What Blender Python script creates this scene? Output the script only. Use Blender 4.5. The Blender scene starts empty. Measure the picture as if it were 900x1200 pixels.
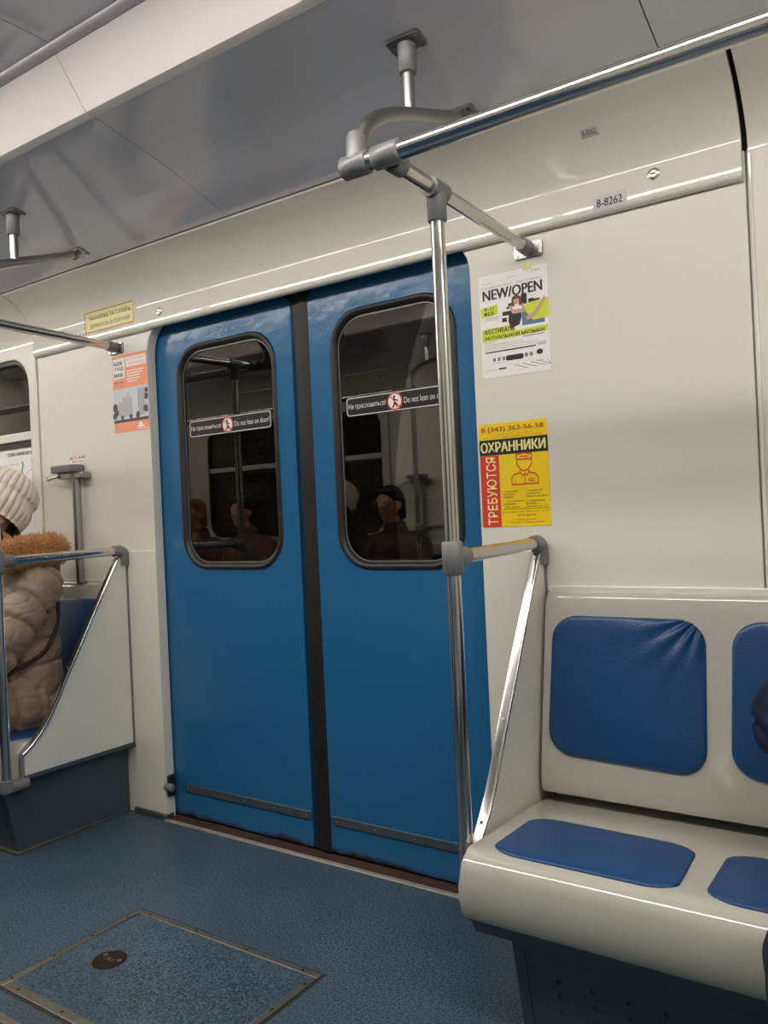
import bpy, bmesh, math, random
from mathutils import Vector, Matrix, noise
from mathutils.geometry import tessellate_polygon
random.seed(7)
SC = bpy.context.scene
COL = SC.collection
PI = math.pi

# ------------------------------------------------------------------ camera
cd = bpy.data.cameras.new('camera'); cam = bpy.data.objects.new('camera', cd); COL.objects.link(cam)
cd.sensor_width = 36.0; cd.sensor_fit = 'AUTO'; cd.lens = 36.0 * 956.65 / 1200.0; cd.clip_start = 0.02
YAW, PIT, ROL = -0.603944826, 0.001803221, -0.0457159074
f = Vector((math.sin(YAW)*math.cos(PIT), math.cos(YAW)*math.cos(PIT), math.sin(PIT)))
r = Vector((math.cos(YAW), -math.sin(YAW), 0)); u = r.cross(f)
r2 = r*math.cos(ROL) + u*math.sin(ROL); u2 = -r*math.sin(ROL) + u*math.cos(ROL)
cam.matrix_world = Matrix(((r2.x, u2.x, -f.x, 0.0), (r2.y, u2.y, -f.y, -2.132), (r2.z, u2.z, -f.z, 1.165), (0, 0, 0, 1)))
SC.camera = cam
# ------------------------------------------------------------------ world, exposure
w = bpy.data.worlds.new('world'); SC.world = w; w.use_nodes = True
w.node_tree.nodes['Background'].inputs[0].default_value = (0.02, 0.022, 0.03, 1)
w.node_tree.nodes['Background'].inputs[1].default_value = 0.3
SC.view_settings.view_transform = 'Standard'; SC.view_settings.look = 'None'
SC.view_settings.gamma = 1.0; SC.view_settings.use_curve_mapping = False
SC.view_settings.exposure = 0.55
LAMP_STRENGTH = 14.6
MIDY = -1.33                      # centre line of the carriage

# ------------------------------------------------------------------ materials
def lin(h):
    h = h.lstrip('#'); c = [int(h[i:i+2], 16)/255 for i in (0, 2, 4)]
    return tuple((x/12.92 if x <= .04045 else ((x+.055)/1.055)**2.4) for x in c) + (1,)
def mat(name, col, rough=.5, metal=0, bump=0, bscale=60, coat=0, var=0, vscale=8, spec=.5, detail=3, sheen=0):
    m = bpy.data.materials.new(name); m.use_nodes = True
    nt = m.node_tree; b = nt.nodes['Principled BSDF']
    b.inputs['Base Color'].default_value = lin(col); b.inputs['Roughness'].default_value = rough
    b.inputs['Metallic'].default_value = metal; b.inputs['Coat Weight'].default_value = coat
    b.inputs['Coat Roughness'].default_value = .08; b.inputs['Specular IOR Level'].default_value = spec
    b.inputs['Sheen Weight'].default_value = sheen
    tc = nt.nodes.new('ShaderNodeTexCoord')
    if var:
        n = nt.nodes.new('ShaderNodeTexNoise'); n.inputs['Scale'].default_value = vscale; n.inputs['Detail'].default_value = 4
        mx = nt.nodes.new('ShaderNodeMix'); mx.data_type = 'RGBA'; c = lin(col)
        mx.inputs[6].default_value = tuple(x*(1-var) for x in c[:3])+(1,)
        mx.inputs[7].default_value = tuple(min(1, x*(1+var)) for x in c[:3])+(1,)
        nt.links.new(tc.outputs['Object'], n.inputs['Vector']); nt.links.new(n.outputs['Fac'], mx.inputs[0])
        nt.links.new(mx.outputs[2], b.inputs['Base Color'])
    if bump:
        n = nt.nodes.new('ShaderNodeTexNoise'); n.inputs['Scale'].default_value = bscale; n.inputs['Detail'].default_value = detail
        bp = nt.nodes.new('ShaderNodeBump'); bp.inputs['Strength'].default_value = bump; bp.inputs['Distance'].default_value = .01
        nt.links.new(tc.outputs['Object'], n.inputs['Vector']); nt.links.new(n.outputs['Fac'], bp.inputs['Height'])
        nt.links.new(bp.outputs['Normal'], b.inputs['Normal'])
    return m
M_WALL = mat('cream_wall_plastic', '#d9d6cb', .08, coat=.7, bump=.012, bscale=7, spec=.5)
M_FLATWALL = mat('cream_wall_sheet', '#d6d3c8', .34, bump=.012, bscale=7, spec=.4)
M_JAMB = mat('grey_cream_jamb', '#cfcdc4', .35)
M_CEIL = mat('grey_ceiling_laminate', '#dcdbe4', .07, bump=.006, bscale=5, spec=1.0)
M_SOFFIT = mat('white_soffit', '#f2eceb', .4)
M_GAP = mat('dark_seam', '#2a2a2a', .8)
M_DARK = mat('dark_rubber', '#1d1b1b', .45, var=.2)
M_STEEL = mat('polished_steel', '#c9c7c4', .18, 1)
M_STEELB = mat('brushed_steel', '#a7a5a2', .32, 1)
M_ALU = mat('worn_aluminium', '#8f8a82', .45, 1, var=.25, vscale=30)
M_CAST = mat('grey_cast_connector', '#77777a', .42, .25)
M_BENCH = mat('ivory_bench_plastic', '#b0afa3', .08, coat=.6, bump=.01, bscale=9)
M_VINYL = mat('blue_vinyl', '#11406f', .34, bump=.15, bscale=220, var=.08, vscale=5)
M_BASE = mat('slate_heater_box', '#3a4650', .5, var=.12, vscale=14)
M_PART = mat('pale_partition_laminate', '#cfcec5', .33, bump=.01, bscale=12)
M_LAMP = bpy.data.materials.new('lamp_diffuser'); M_LAMP.use_nodes = True
_b = M_LAMP.node_tree.nodes['Principled BSDF']
_b.inputs['Emission Color'].default_value = (1, .95, .87, 1); _b.inputs['Emission Strength'].default_value = LAMP_STRENGTH
M_TUNNEL = mat('tunnel_concrete', '#17161a', .9, var=.3, vscale=3)

def floor_material():
    m = mat('speckled_blue_linoleum', '#3c5c78', .42, bump=.03, bscale=150)
    nt = m.node_tree; b = nt.nodes['Principled BSDF']; tc = [n for n in nt.nodes if n.type == 'TEX_COORD'][0]
    v = nt.nodes.new('ShaderNodeTexNoise'); v.inputs['Scale'].default_value = 170; v.inputs['Detail'].default_value = 2
    r = nt.nodes.new('ShaderNodeValToRGB'); e = r.color_ramp.elements
    e[0].position = .36; e[0].color = lin('#1d2b37'); e[1].position = .66; e[1].color = lin('#586c7b')
    x = r.color_ramp.elements.new(.5); x.color = lin('#3e5160')
    n2 = nt.nodes.new('ShaderNodeTexNoise'); n2.inputs['Scale'].default_value = 1.7; n2.inputs['Detail'].default_value = 5
    mx = nt.nodes.new('ShaderNodeMix'); mx.data_type = 'RGBA'; mx.blend_type = 'MULTIPLY'
    r2 = nt.nodes.new('ShaderNodeValToRGB'); r2.color_ramp.elements[0].color = (.72, .7, .68, 1); r2.color_ramp.elements[1].color = (1, 1, 1, 1)
    r2.color_ramp.elements[0].position = .35; r2.color_ramp.elements[1].position = .6
    for n in (v, n2): nt.links.new(tc.outputs['Object'], n.inputs['Vector'])
    nt.links.new(v.outputs['Fac'], r.inputs[0]); nt.links.new(n2.outputs['Fac'], r2.inputs[0])
    mx.inputs[0].default_value = 1
    nt.links.new(r.outputs[0], mx.inputs[6]); nt.links.new(r2.outputs[0], mx.inputs[7]); nt.links.new(mx.outputs[2], b.inputs['Base Color'])
    return m
M_FLOOR = floor_material()

def door_material():
    m = mat('blue_door_paint', '#20618f', .22, bump=.3, bscale=11)
    nt = m.node_tree; b = nt.nodes['Principled BSDF']; tc = [n for n in nt.nodes if n.type == 'TEX_COORD'][0]
    sp = nt.nodes.new('ShaderNodeSeparateXYZ'); nt.links.new(tc.outputs['Object'], sp.inputs[0])
    n = nt.nodes.new('ShaderNodeTexNoise'); n.inputs['Scale'].default_value = 9; n.inputs['Detail'].default_value = 6
    nt.links.new(tc.outputs['Object'], n.inputs['Vector'])
    # splashed dirt and rust along the bottom edge of the leaf
    a = nt.nodes.new('ShaderNodeMath'); a.operation = 'MULTIPLY_ADD'; a.inputs[1].default_value = -.062; nt.links.new(n.outputs['Fac'], a.inputs[0])
    nt.links.new(sp.outputs['Z'], a.inputs[2])
    mr = nt.nodes.new('ShaderNodeMapRange'); mr.inputs[1].default_value = -.022; mr.inputs[2].default_value = .0; mr.inputs[3].default_value = 1; mr.inputs[4].default_value = 0
    nt.links.new(a.outputs[0], mr.inputs[0])
    mx = nt.nodes.new('ShaderNodeMix'); mx.data_type = 'RGBA'; mx.inputs[6].default_value = lin('#20618f'); mx.inputs[7].default_value = lin('#2a221c')
    nt.links.new(mr.outputs[0], mx.inputs[0]); nt.links.new(mx.outputs[2], b.inputs['Base Color'])
    return m
M_DOOR = door_material()

def glass_material():
    m = bpy.data.materials.new('dark_window_glass'); m.use_nodes = True; nt = m.node_tree
    for n in list(nt.nodes):
        if n.type == 'BSDF_PRINCIPLED': nt.nodes.remove(n)
    out = [n for n in nt.nodes if n.type == 'OUTPUT_MATERIAL'][0]
    fr = nt.nodes.new('ShaderNodeFresnel'); fr.inputs[0].default_value = 1.8
    t = nt.nodes.new('ShaderNodeBsdfTransparent'); t.inputs[0].default_value = (.62, .62, .62, 1)
    g = nt.nodes.new('ShaderNodeBsdfGlossy'); g.inputs['Roughness'].default_value = .01; g.inputs[0].default_value = (.95, .93, .9, 1)
    mx = nt.nodes.new('ShaderNodeMixShader')
    nt.links.new(fr.outputs[0], mx.inputs[0]); nt.links.new(t.outputs[0], mx.inputs[1]); nt.links.new(g.outputs[0], mx.inputs[2]); nt.links.new(mx.outputs[0], out.inputs[0])
    return m
M_GLASS = glass_material()

def flat(name, col, rough=.55): return mat(name, col, rough)
P_WHITE = flat('paper_white', '#e9e7e6', .4); P_BLACK = flat('print_black', '#1c1a1e'); P_YEL = flat('paper_yellow', '#f3cf12', .4)
P_RED = flat('print_red', '#d23a2c'); P_LIME = flat('print_lime', '#c8d632'); P_ORANGE = flat('print_orange', '#ef9a74')
P_GREY = flat('print_grey', '#77767c'); P_LGREY = flat('print_light_grey', '#b9b8bd'); P_SKIN = flat('print_skin', '#c99a80'); P_BROWN = flat('print_brown', '#5c3b2e')
P_SLATE = flat('print_slate', '#5a7488'); P_CREAM = flat('sign_cream', '#e6dda6'); P_GREEN = flat('print_green', '#2f9b73'); P_LINE = flat('sticker_white', '#d8d5d0')
P_AMBER = flat('print_rust', '#b5541c'); P_SKY = flat('print_sky', '#c9ced6'); P_DGREY = flat('print_dark_grey', '#4b4a4d')
P_STK = flat('sticker_black', '#0f0f10', .35); P_PLATE = flat('label_grey', '#c4c4c6'); P_YTXT = flat('print_pale_yellow', '#f5e79a')

# ------------------------------------------------------------------ mesh helpers
def obj(name, bm, m, parent=None, sharp=35, bevel=0, seg=2, keep=False):
    me = bpy.data.meshes.new(name)
    if isinstance(bm, bmesh.types.BMesh):
        bmesh.ops.recalc_face_normals(bm, faces=bm.faces) if not keep else None
        bm.to_mesh(me); bm.free()
    else: me = bm; me.name = name
    me.materials.clear(); me.materials.append(m)
    me.shade_smooth(); me.set_sharp_from_angle(angle=math.radians(sharp))
    o = bpy.data.objects.new(name, me); COL.objects.link(o)
    if parent: o.parent = parent
    if bevel:
        b = o.modifiers.new('bevel', 'BEVEL'); b.width = bevel; b.segments = seg; b.limit_method = 'ANGLE'; b.angle_limit = math.radians(40); b.harden_normals = False
    return o
def empty(name, loc=(0, 0, 0)):
    o = bpy.data.objects.new(name, None); COL.objects.link(o); o.location = loc; o.empty_display_size = .1; return o
def thing(name, label, cat, loc=(0, 0, 0), group=None):
    o = empty(name, loc); return tag(o, label, cat, group)
def tag(o, label, cat, group=None):
    o['label'] = label; o['category'] = cat
    if group: o['group'] = group
    return o
def struct(o, label=None, cat=None):
    o['kind'] = 'structure'
    if label: o['label'] = label
    if cat: o['category'] = cat
    return o
def hang(parent, *obs):          # children are built in world coordinates, so undo the parent's location
    for o in obs:
        o.parent = parent; o.matrix_parent_inverse = Matrix.Translation(parent.location).inverted()
def box(bm, x0, x1, y0, y1, z0, z1):
    vs = [bm.verts.new(p) for p in ((x0,y0,z0),(x1,y0,z0),(x1,y1,z0),(x0,y1,z0),(x0,y0,z1),(x1,y0,z1),(x1,y1,z1),(x0,y1,z1))]
    for q in ((0,3,2,1),(4,5,6,7),(0,1,5,4),(1,2,6,5),(2,3,7,6),(3,0,4,7)): bm.faces.new([vs[i] for i in q])
    return vs
def B(*a): bm = bmesh.new(); box(bm, *a); return bm
def prism(bm, loops, fn, w0, w1):
    """loops: outer polygon and holes in (u,v); fn(u,v,w) -> point."""
    flatp = [p for l in loops for p in l]
    tri = tessellate_polygon([[Vector((p[0], p[1], 0)) for p in l] for l in loops])
    a = [bm.verts.new(fn(p[0], p[1], w0)) for p in flatp]; b = [bm.verts.new(fn(p[0], p[1], w1)) for p in flatp]
    for t in tri:
        try: bm.faces.new([a[i] for i in t]); bm.faces.new([b[i] for i in reversed(t)])
        except ValueError: pass
    k = 0
    for l in loops:
        n = len(l)
        for i in range(n):
            j = (i+1) % n
            bm.faces.new((a[k+i], a[k+j], b[k+j], b[k+i]))
        k += n
    return bm
XZ = lambda u, v, w: (u, w, v)          # polygon in the wall plane, w = y
YZ = lambda u, v, w: (w, u, v)          # polygon across the carriage, w = x
XY = lambda u, v, w: (u, v, w)
def rrect(x0, x1, y0, y1, r, n=8):
    rs = r if isinstance(r, (list, tuple)) else (r, r, r, r)   # bl, br, tr, tl
    out = []
    for (cx, cy, a0, q) in ((x0+rs[0], y0+rs[0], PI, rs[0]), (x1-rs[1], y0+rs[1], 1.5*PI, rs[1]), (x1-rs[2], y1-rs[2], 0, rs[2]), (x0+rs[3], y1-rs[3], .5*PI, rs[3])):
        for i in range(n+1):
            a = a0 + i*PI/2/n; out.append((cx+q*math.cos(a), cy+q*math.sin(a)))
    return out
def circ(cx, cy, r, n=24, ry=None):
    ry = ry or r
    return [(cx+r*math.cos(2*PI*i/n), cy+ry*math.sin(2*PI*i/n)) for i in range(n)]
def tube(bm, pts, r, seg=14, prof=None, up=None):
    pts = [Vector(p) for p in pts]; n = len(pts); rings = []
    tg = [(pts[min(i+1, n-1)]-pts[max(i-1, 0)]).normalized() for i in range(n)]
    nr = Vector(up) if up else (Vector((0, 0, 1)) if abs(tg[0].z) < .9 else Vector((0, 1, 0)))
    for i in range(n):
        nr = (nr - tg[i]*nr.dot(tg[i])).normalized(); bn = tg[i].cross(nr)
        rr = r[i] if isinstance(r, (list, tuple)) else r
        if prof: rings.append([bm.verts.new(pts[i]+nr*a+bn*b) for a, b in prof])
        else: rings.append([bm.verts.new(pts[i]+(nr*math.cos(2*PI*k/seg)+bn*math.sin(2*PI*k/seg))*rr) for k in range(seg)])
    m = len(rings[0])
    for i in range(n-1):
        for k in range(m): bm.faces.new((rings[i][k], rings[i][(k+1) % m], rings[i+1][(k+1) % m], rings[i+1][k]))
    bm.faces.new(list(reversed(rings[0]))); bm.faces.new(rings[-1])
    return bm
def T(pts, r, seg=14, **k): return tube(bmesh.new(), pts, r, seg, **k)
def smooth_path(pts, n=6):           # Catmull-Rom
    P = [Vector(p) for p in pts]; P = [P[0]*2-P[1]] + P + [P[-1]*2-P[-2]]; out = []
    for i in range(1, len(P)-2):
        for k in range(n):
            t = k/n; a, b, c, d = P[i-1], P[i], P[i+1], P[i+2]
            out.append(.5*((2*b)+(c-a)*t+(2*a-5*b+4*c-d)*t*t+(3*b-a-3*c+d)*t**3))
    out.append(P[-2]); return out
def extr_x(bm, prof, xs, closed=True):
    rings = [[bm.verts.new((x, y, z)) for y, z in prof] for x in xs]; m = len(prof)
    for i in range(len(xs)-1):
        for k in range(m if closed else m-1):
            j = (k+1) % m; bm.faces.new((rings[i][k], rings[i][j], rings[i+1][j], rings[i+1][k]))
    if closed: bm.faces.new(rings[0]); bm.faces.new(list(reversed(rings[-1])))
    return bm
def thick(prof, t):                  # open profile (y,z) -> closed strip of thickness t, offset towards the outside (up / +y)
    n = len(prof); off = []
    for i in range(n):
        a = Vector(prof[max(i-1, 0)]); b = Vector(prof[min(i+1, n-1)]); d = (b-a).normalized()
        off.append((prof[i][0]+d.y*t, prof[i][1]-d.x*t))
    return list(prof) + off[::-1]
GRP = [0]; LIFT = [Vector((0, -1, 0))]
def tag_layer(bm):
    GRP[0] += 1; return bm.verts.layers.int.get('draw') or bm.verts.layers.int.new('draw')
_tc = bpy.data.curves.new('lettering', 'FONT')
_to = bpy.data.objects.new('lettering', _tc)
def letters(bm, body, x0, x1, z0, z1, fn, bold=0, shear=0, rot=0):
    """writes body, fitted to the box x0..x1, z0..z1 of a flat surface; fn(u,v)->point"""
    _tc.body = body; _tc.size = 1;  _tc.shear = shear; _tc.resolution_u = 3; _tc.fill_mode = 'FRONT'
    if _to.name not in COL.objects: COL.objects.link(_to)
    bpy.context.view_layer.update()
    me = bpy.data.meshes.new_from_object(_to.evaluated_get(bpy.context.evaluated_depsgraph_get()))
    if not len(me.vertices): return
    xs = [v.co.x for v in me.vertices]; ys = [v.co.y for v in me.vertices]
    ax, bx, ay, by = min(xs), max(xs), min(ys), max(ys)
    uv = []
    for v in me.vertices:
        s = (v.co.x-ax)/max(1e-6, bx-ax); t = (v.co.y-ay)/max(1e-6, by-ay)
        if rot: s, t = 1-t, s
        uv.append((x0+s*(x1-x0), z0+t*(z1-z0)))
    lay = tag_layer(bm); hgt = (z1-z0) if not rot else (x1-x0)*.5
    for q, (du, dv) in enumerate(((0, 0), (1, 0), (-1, 0), (0, 1)) if bold else ((0, 0),)):
        for i, p in enumerate(me.polygons):
            vs = []
            for k in p.vertices:
                w_ = bm.verts.new(fn(uv[k][0]+du*bold*hgt*5, uv[k][1]+dv*bold*hgt*2)); w_.co += LIFT[0]*(q*6e-5+(i % 19)*3e-6); w_[lay] = GRP[0]; vs.append(w_)
            bm.faces.new(vs)
    bpy.data.meshes.remove(me)
def pieces(bm, near):
    """separates a bmesh into its loose islands, keeping islands closer than near together"""
    bm.verts.index_update(); seen = {}; groups = {}; isl = []; lay = bm.verts.layers.int.get('draw')
    for v in bm.verts:
        if lay: groups.setdefault(v[lay], []).append(v); continue
        if v.index in seen: continue
        st_ = [v]; seen[v.index] = 1; vs = groups.setdefault(v.index, [])
        while st_:
            a = st_.pop(); vs.append(a)
            for e in a.link_edges:
                b = e.other_vert(a)
                if b.index not in seen: seen[b.index] = 1; st_.append(b)
    for vs in groups.values(): isl.append((vs, [min(v.co[i] for v in vs) for i in range(3)], [max(v.co[i] for v in vs) for i in range(3)]))
    par = list(range(len(isl)))
    def root_(i):
        while par[i] != i: i = par[i]
        return i
    for i in range(len(isl)):
        for j in range(i):
            g = sum(max(0, isl[i][1][k]-isl[j][2][k], isl[j][1][k]-isl[i][2][k])**2 for k in range(3))**.5
            if g <= near: par[root_(i)] = root_(j)
    out = {}
    for i in range(len(isl)): out.setdefault(root_(i), []).extend(isl[i][0])
    res = []
    for vs in out.values():
        nb = bmesh.new(); mp = {v: nb.verts.new(v.co) for v in vs}
        for f_ in {f_ for v in vs for f_ in v.link_faces}:
            try: nb.faces.new([mp[v] for v in f_.verts])
            except ValueError: pass
        nb.normal_update(); res.append(nb)
    bm.free(); return res
def each(name, bm, m, parent, near=.0005, keep=False):
    obs = [obj(name, b, m, None, keep=keep) for b in pieces(bm, near)]
    hang(parent, *obs); return obs
def poly(bm, pts, fn):
    lay = tag_layer(bm); tri = tessellate_polygon([[Vector((p[0], p[1], 0)) for p in pts]]); vs = [bm.verts.new(fn(*p)) for p in pts]
    for v in vs: v.co += LIFT[0]*((GRP[0] % 17)*4e-6); v[lay] = GRP[0]
    for t in tri: bm.faces.new([vs[i] for i in t])
def rect(bm, x0, x1, z0, z1, fn): poly(bm, [(x0, z0), (x1, z0), (x1, z1), (x0, z1)], fn)
def stroke(bm, pts, wd, fn, closed=False):
    n = len(pts)
    for i in range(n if closed else n-1):
        a = Vector(pts[i]); b = Vector(pts[(i+1) % n]); d = (b-a)
        if d.length < 1e-7: continue
        d.normalize(); q = Vector((-d.y, d.x))*wd/2; e = d*wd*.3
        poly(bm, [tuple(a-e-q), tuple(b+e-q), tuple(b+e+q), tuple(a-e+q)], fn)
def ringp(bm, outer, inner, fn):
    lay = tag_layer(bm); a = [bm.verts.new(fn(*p)) for p in outer]; b = [bm.verts.new(fn(*p)) for p in inner]; n = len(a)
    for v in a+b: v[lay] = GRP[0]
    for i in range(n): bm.faces.new((a[i], a[(i+1) % n], b[(i+1) % n], b[i]))
def ink(name, m, parent, draw, keepn=True):
    bm = bmesh.new(); draw(bm); return each(name, bm, m, parent, .0062, True)
def mirror_copy(root, label=None):   # the opposite side of the carriage, reflected about its centre line
    def rec(o, par):
        c = o.copy(); COL.objects.link(c)
        if par: c.parent = par; c.matrix_parent_inverse = o.matrix_parent_inverse.copy()
        for ch in o.children: rec(ch, c)
        return c
    c = rec(root, None); c.scale.y *= -1; c.location.y = 2*MIDY - root.location.y
    if label: c['label'] = label
    return c

XA, XB = -6.6, 2.6                    # ends of the modelled length of the carriage
# ------------------------------------------------------------------ floor and ends
bm = bmesh.new(); prism(bm, [[(XA, .2), (XB, .2), (XB, 2*MIDY-.2), (XA, 2*MIDY-.2)]], XY, -.05, 0)
struct(obj('floor', bm, M_FLOOR))
for nm, x in (('wall_left', XA-.04), ('wall_right', XB)):
    struct(obj(nm, B(x, x+.04, 2*MIDY-.2, .2, 0, 2.6), M_FLATWALL))

# ------------------------------------------------------------------ side wall
DX0, DX1 = -2.57, -1.128              # door opening
PX0, PX1 = -3.31, -.368               # ends of the panel that holds the door
mirrored = []
o = []
bm = bmesh.new()
prism(bm, [[(PX0+.004, 0), (DX0, 0)] + [(DX0+.13-.13*math.cos(i*PI/20), 1.835+.13*math.sin(i*PI/20)) for i in range(11)] + [(DX0+.13, 2.0), (PX0+.004, 2.0)]], XZ, 0, .042)
prism(bm, [[(PX1-.002, 0), (PX1-.002, 2.0), (DX1-.10, 2.0)] + [(DX1-.10+.10*math.sin(i*PI/20), 1.865+.10*math.cos(i*PI/20)) for i in range(11)] + [(DX1, 0)]], XZ, 0, .042)
wall_back = struct(obj('wall_back', bm, M_FLATWALL, bevel=.006, seg=3)); mirrored.append(wall_back)
def win_wall(xa, xb, holes):
    bm = bmesh.new(); prism(bm, [[(xa, 0), (xb, 0), (xb, 2.0), (xa, 2.0)]] + holes, XZ, 0, .042); return bm
WX0, WX1, WZ0, WZ1 = -5.2, -3.385, 1.02, 1.945
win_loop = rrect(WX0, WX1, WZ0, WZ1, .13, 8)
wl = struct(obj('wall_back', win_wall(XA, PX0-.004, [win_loop]), M_FLATWALL, bevel=.006, seg=3)); mirrored.append(wl)
wr = struct(obj('wall_back', win_wall(PX1+.002, XB, [rrect(.2, 1.5, WZ0, WZ1, .13, 8)]), M_FLATWALL, bevel=.004)); mirrored.append(wr)
bm = bmesh.new()
for x in (PX0, PX1): box(bm, x-.02, x+.02, .006, .05, 0, 1.96)
mirrored.append(struct(obj('trim_1', bm, mat('grey_seam', '#77756e', .6))))
# raised joint strips beside the seams
bm = bmesh.new(); box(bm, PX0-.016, PX0-.005, -.005, .01, 0, 1.99); box(bm, PX1+.005, PX1+.013, -.004, .01, 0, 1.99)
mirrored.append(struct(obj('trim_2', bm, M_WALL, bevel=.002)))
# hinged cornice panel above the door, and its neighbours
# cornice section: [height, lean of the face in degrees]; a leaning lower face, a crease, then the hollow under the ceiling
def run(y, zs):
    out = [(y, zs[0][0])]
    for (z0_, a0), (z1_, a1) in zip(zs, zs[1:]):
        n = max(1, round((z1_-z0_)/.004))
        for i in range(n):
            a_ = math.radians(a0+(a1-a0)*(i+.5)/n); y += math.tan(a_)*(z1_-z0_)/n; out.append((y, z0_+(z1_-z0_)*(i+1)/n))
    return out
upper = [(2.014, 9), (2.030, -14), (2.05, -24), (2.075, -30), (2.10, -38), (2.125, -47), (2.15, -56), (2.172, -60)]
lip = [(-.004, 1.926), (-.012, 1.927), (-.0175, 1.930)] + run(-.0205, [(1.936, -7), (1.944, -1), (1.966, 6)] + [(1.99, 8)] + upper)
lip = lip + [(-.15, lip[-1][1]+(lip[-1][0]+.15)*.5)]
nolip = run(0.0005, [(1.985, 1), (2.01, 1), (2.03, -14)] + upper[2:])
dy_ = lip[-2][0]-nolip[-1][0]; nolip = [(y+dy_*max(0, z-2.0)/.172, z) for y, z in nolip] + [lip[-1]]
bm = bmesh.new(); extr_x(bm, thick(lip, .014), [PX0+.004, PX1-.006])
cornice = struct(obj('trim_3', bm, M_WALL, sharp=50, bevel=.003)); mirrored.append(cornice)
for xa, xb in ((XA, PX0-.004), (PX1+.006, XB)):
    bm = bmesh.new(); extr_x(bm, thick(nolip, .014), [xa, xb]); mirrored.append(struct(obj('trim_4', bm, M_WALL, sharp=50)))
bm = bmesh.new(); extr_x(bm, thick([(y+.04, z+.02) for y, z in lip], .01), [XA, XB]); mirrored.append(struct(obj('trim_5', bm, M_GAP, sharp=50)))
# ledge rail over the seats, lower door post cladding, skirting
bm = bmesh.new()
for xa, xb in ((XA, -2.77), (-.925, XB)): box(bm, xa, xb, -.012, .005, .925, .945)
mirrored.append(struct(obj('trim_6', bm, M_WALL, bevel=.004)))
mirrored.append(struct(obj('trim_7', B(-2.742, DX0+.001, -.004, .01, .022, 1.06), M_FLATWALL, bevel=.002)))
bm = bmesh.new(); box(bm, -2.76, DX0+.004, -.012, .03, 0, .022); box(bm, DX1, -.93, -.012, .03, 0, .022)
mirrored.append(struct(obj('baseboard_back', bm, M_ALU, bevel=.003)))
# door threshold
bm = bmesh.new(); box(bm, DX0, DX1, -.022, -.001, 0, .006)
mirrored.append(struct(obj('trim_8', bm, mat('threshold_metal', '#b3aca2', .5, .6, var=.3, vscale=25), bevel=.002)))
bm = bmesh.new(); box(bm, DX0, DX1, .0, .12, -.001, .004)
mirrored.append(struct(obj('trim_9', bm, mat('rusty_track', '#3a2419', .8, var=.5, vscale=22))))

# ------------------------------------------------------------------ ceiling
side = [(-.152, 2.187), (-.2, 2.200), (-.29, 2.228), (-.36, 2.252), (-.43, 2.273), (-.55, 2.301), (-.668, 2.325)]
sof = [(-.669, 2.321), (-.690, 2.3255), (-.695, 2.3275), (-.699, 2.333), (-.771, 2.436), (-.782, 2.452)]
strip = [(-.783, 2.453), (-.790, 2.459), (-.796, 2.4665), (-.7995, 2.476)]
mid = [(-.798, 2.476), (MIDY, 2.478)]
cuts = [XA, -4.825, -3.385, -1.945, -.505, .935, XB]
for nm, prof, m in (('ceiling', side, M_CEIL), ('ceiling', sof, M_SOFFIT)):
    for i in range(len(cuts)-1):
        bm = bmesh.new(); extr_x(bm, thick([p for p in prof][::1], .01), [cuts[i]+.0017, cuts[i+1]-.0017])
        mirrored.append(struct(obj(nm, bm, m, sharp=25)))
bm = bmesh.new(); extr_x(bm, thick(strip, .012), [XA, XB]); mirrored.append(struct(obj('trim_10', bm, mat('grey_ceiling_trim', '#b3b0b6', .3, .2))))
for i in range(len(cuts)-1):
    bm = bmesh.new(); extr_x(bm, thick([(-.8, 2.476), (MIDY, 2.476)], .01), [cuts[i]+.0017, cuts[i+1]-.0017]); mirrored.append(struct(obj('ceiling', bm, M_CEIL)))
bm = bmesh.new(); extr_x(bm, [(.0, 2.215), (-.16, 2.23), (-.43, 2.32), (-.72, 2.37), (-.80, 2.50), (MIDY, 2.51), (MIDY, 2.56), (.2, 2.56), (.2, 2.2)], [XA, XB])
mirrored.append(struct(obj('ceiling', bm, M_GAP)))
# two lamp lines along the ceiling: one lamp per ceiling bay and line
for i in range(len(cuts)-1):
    for ly in (MIDY+.065, MIDY-.065):
        lp = thing('ceiling_lamp', 'long white lamp diffuser along the carriage ceiling, out of the photo', 'lamp', ((cuts[i]+cuts[i+1])/2, ly, 2.46), 'ceiling lamps')
        d = obj('diffuser', B(cuts[i]+.03, cuts[i+1]-.03, ly-.05, ly+.05, 2.460, 2.474), M_LAMP, bevel=.004)
        fr = obj('lamp_frame', B(cuts[i]+.005, cuts[i+1]-.005, ly-.062, ly+.062, 2.470, 2.5), M_SOFFIT); hang(lp, d, fr)

# ------------------------------------------------------------------ windows in the side wall
def make_window(nm, x0, x1):
    root = struct(empty(nm, ((x0+x1)/2, .02, WZ0)))
    fr = bmesh.new(); prism(fr, [rrect(x0-.004, x1+.004, WZ0-.004, WZ1+.004, .134), rrect(x0+.018, x1-.018, WZ0+.018, WZ1-.018, .115)], XZ, .012, .05)
    bar = B(x0+.01, x1-.01, .010, .034, 1.572, 1.612); bar2 = B(x0+.01, x1-.01, .02, .04, 1.545, 1.572)
    gl = bmesh.new(); prism(gl, [rrect(x0+.015, x1-.015, WZ0+.015, WZ1-.015, .118)], XZ, .032, .037)
    hang(root, obj('window_frame', fr, M_DARK, bevel=.003), obj('glazing_bar', bar, M_WALL, bevel=.005), obj('bar_gasket', bar2, M_DARK), obj('window_pane', gl, M_GLASS))
    return root
w1 = make_window('window_1', WX0, WX1); mirrored.append(w1)
w2 = make_window('window_2', .2, 1.5); mirrored.append(w2)

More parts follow.
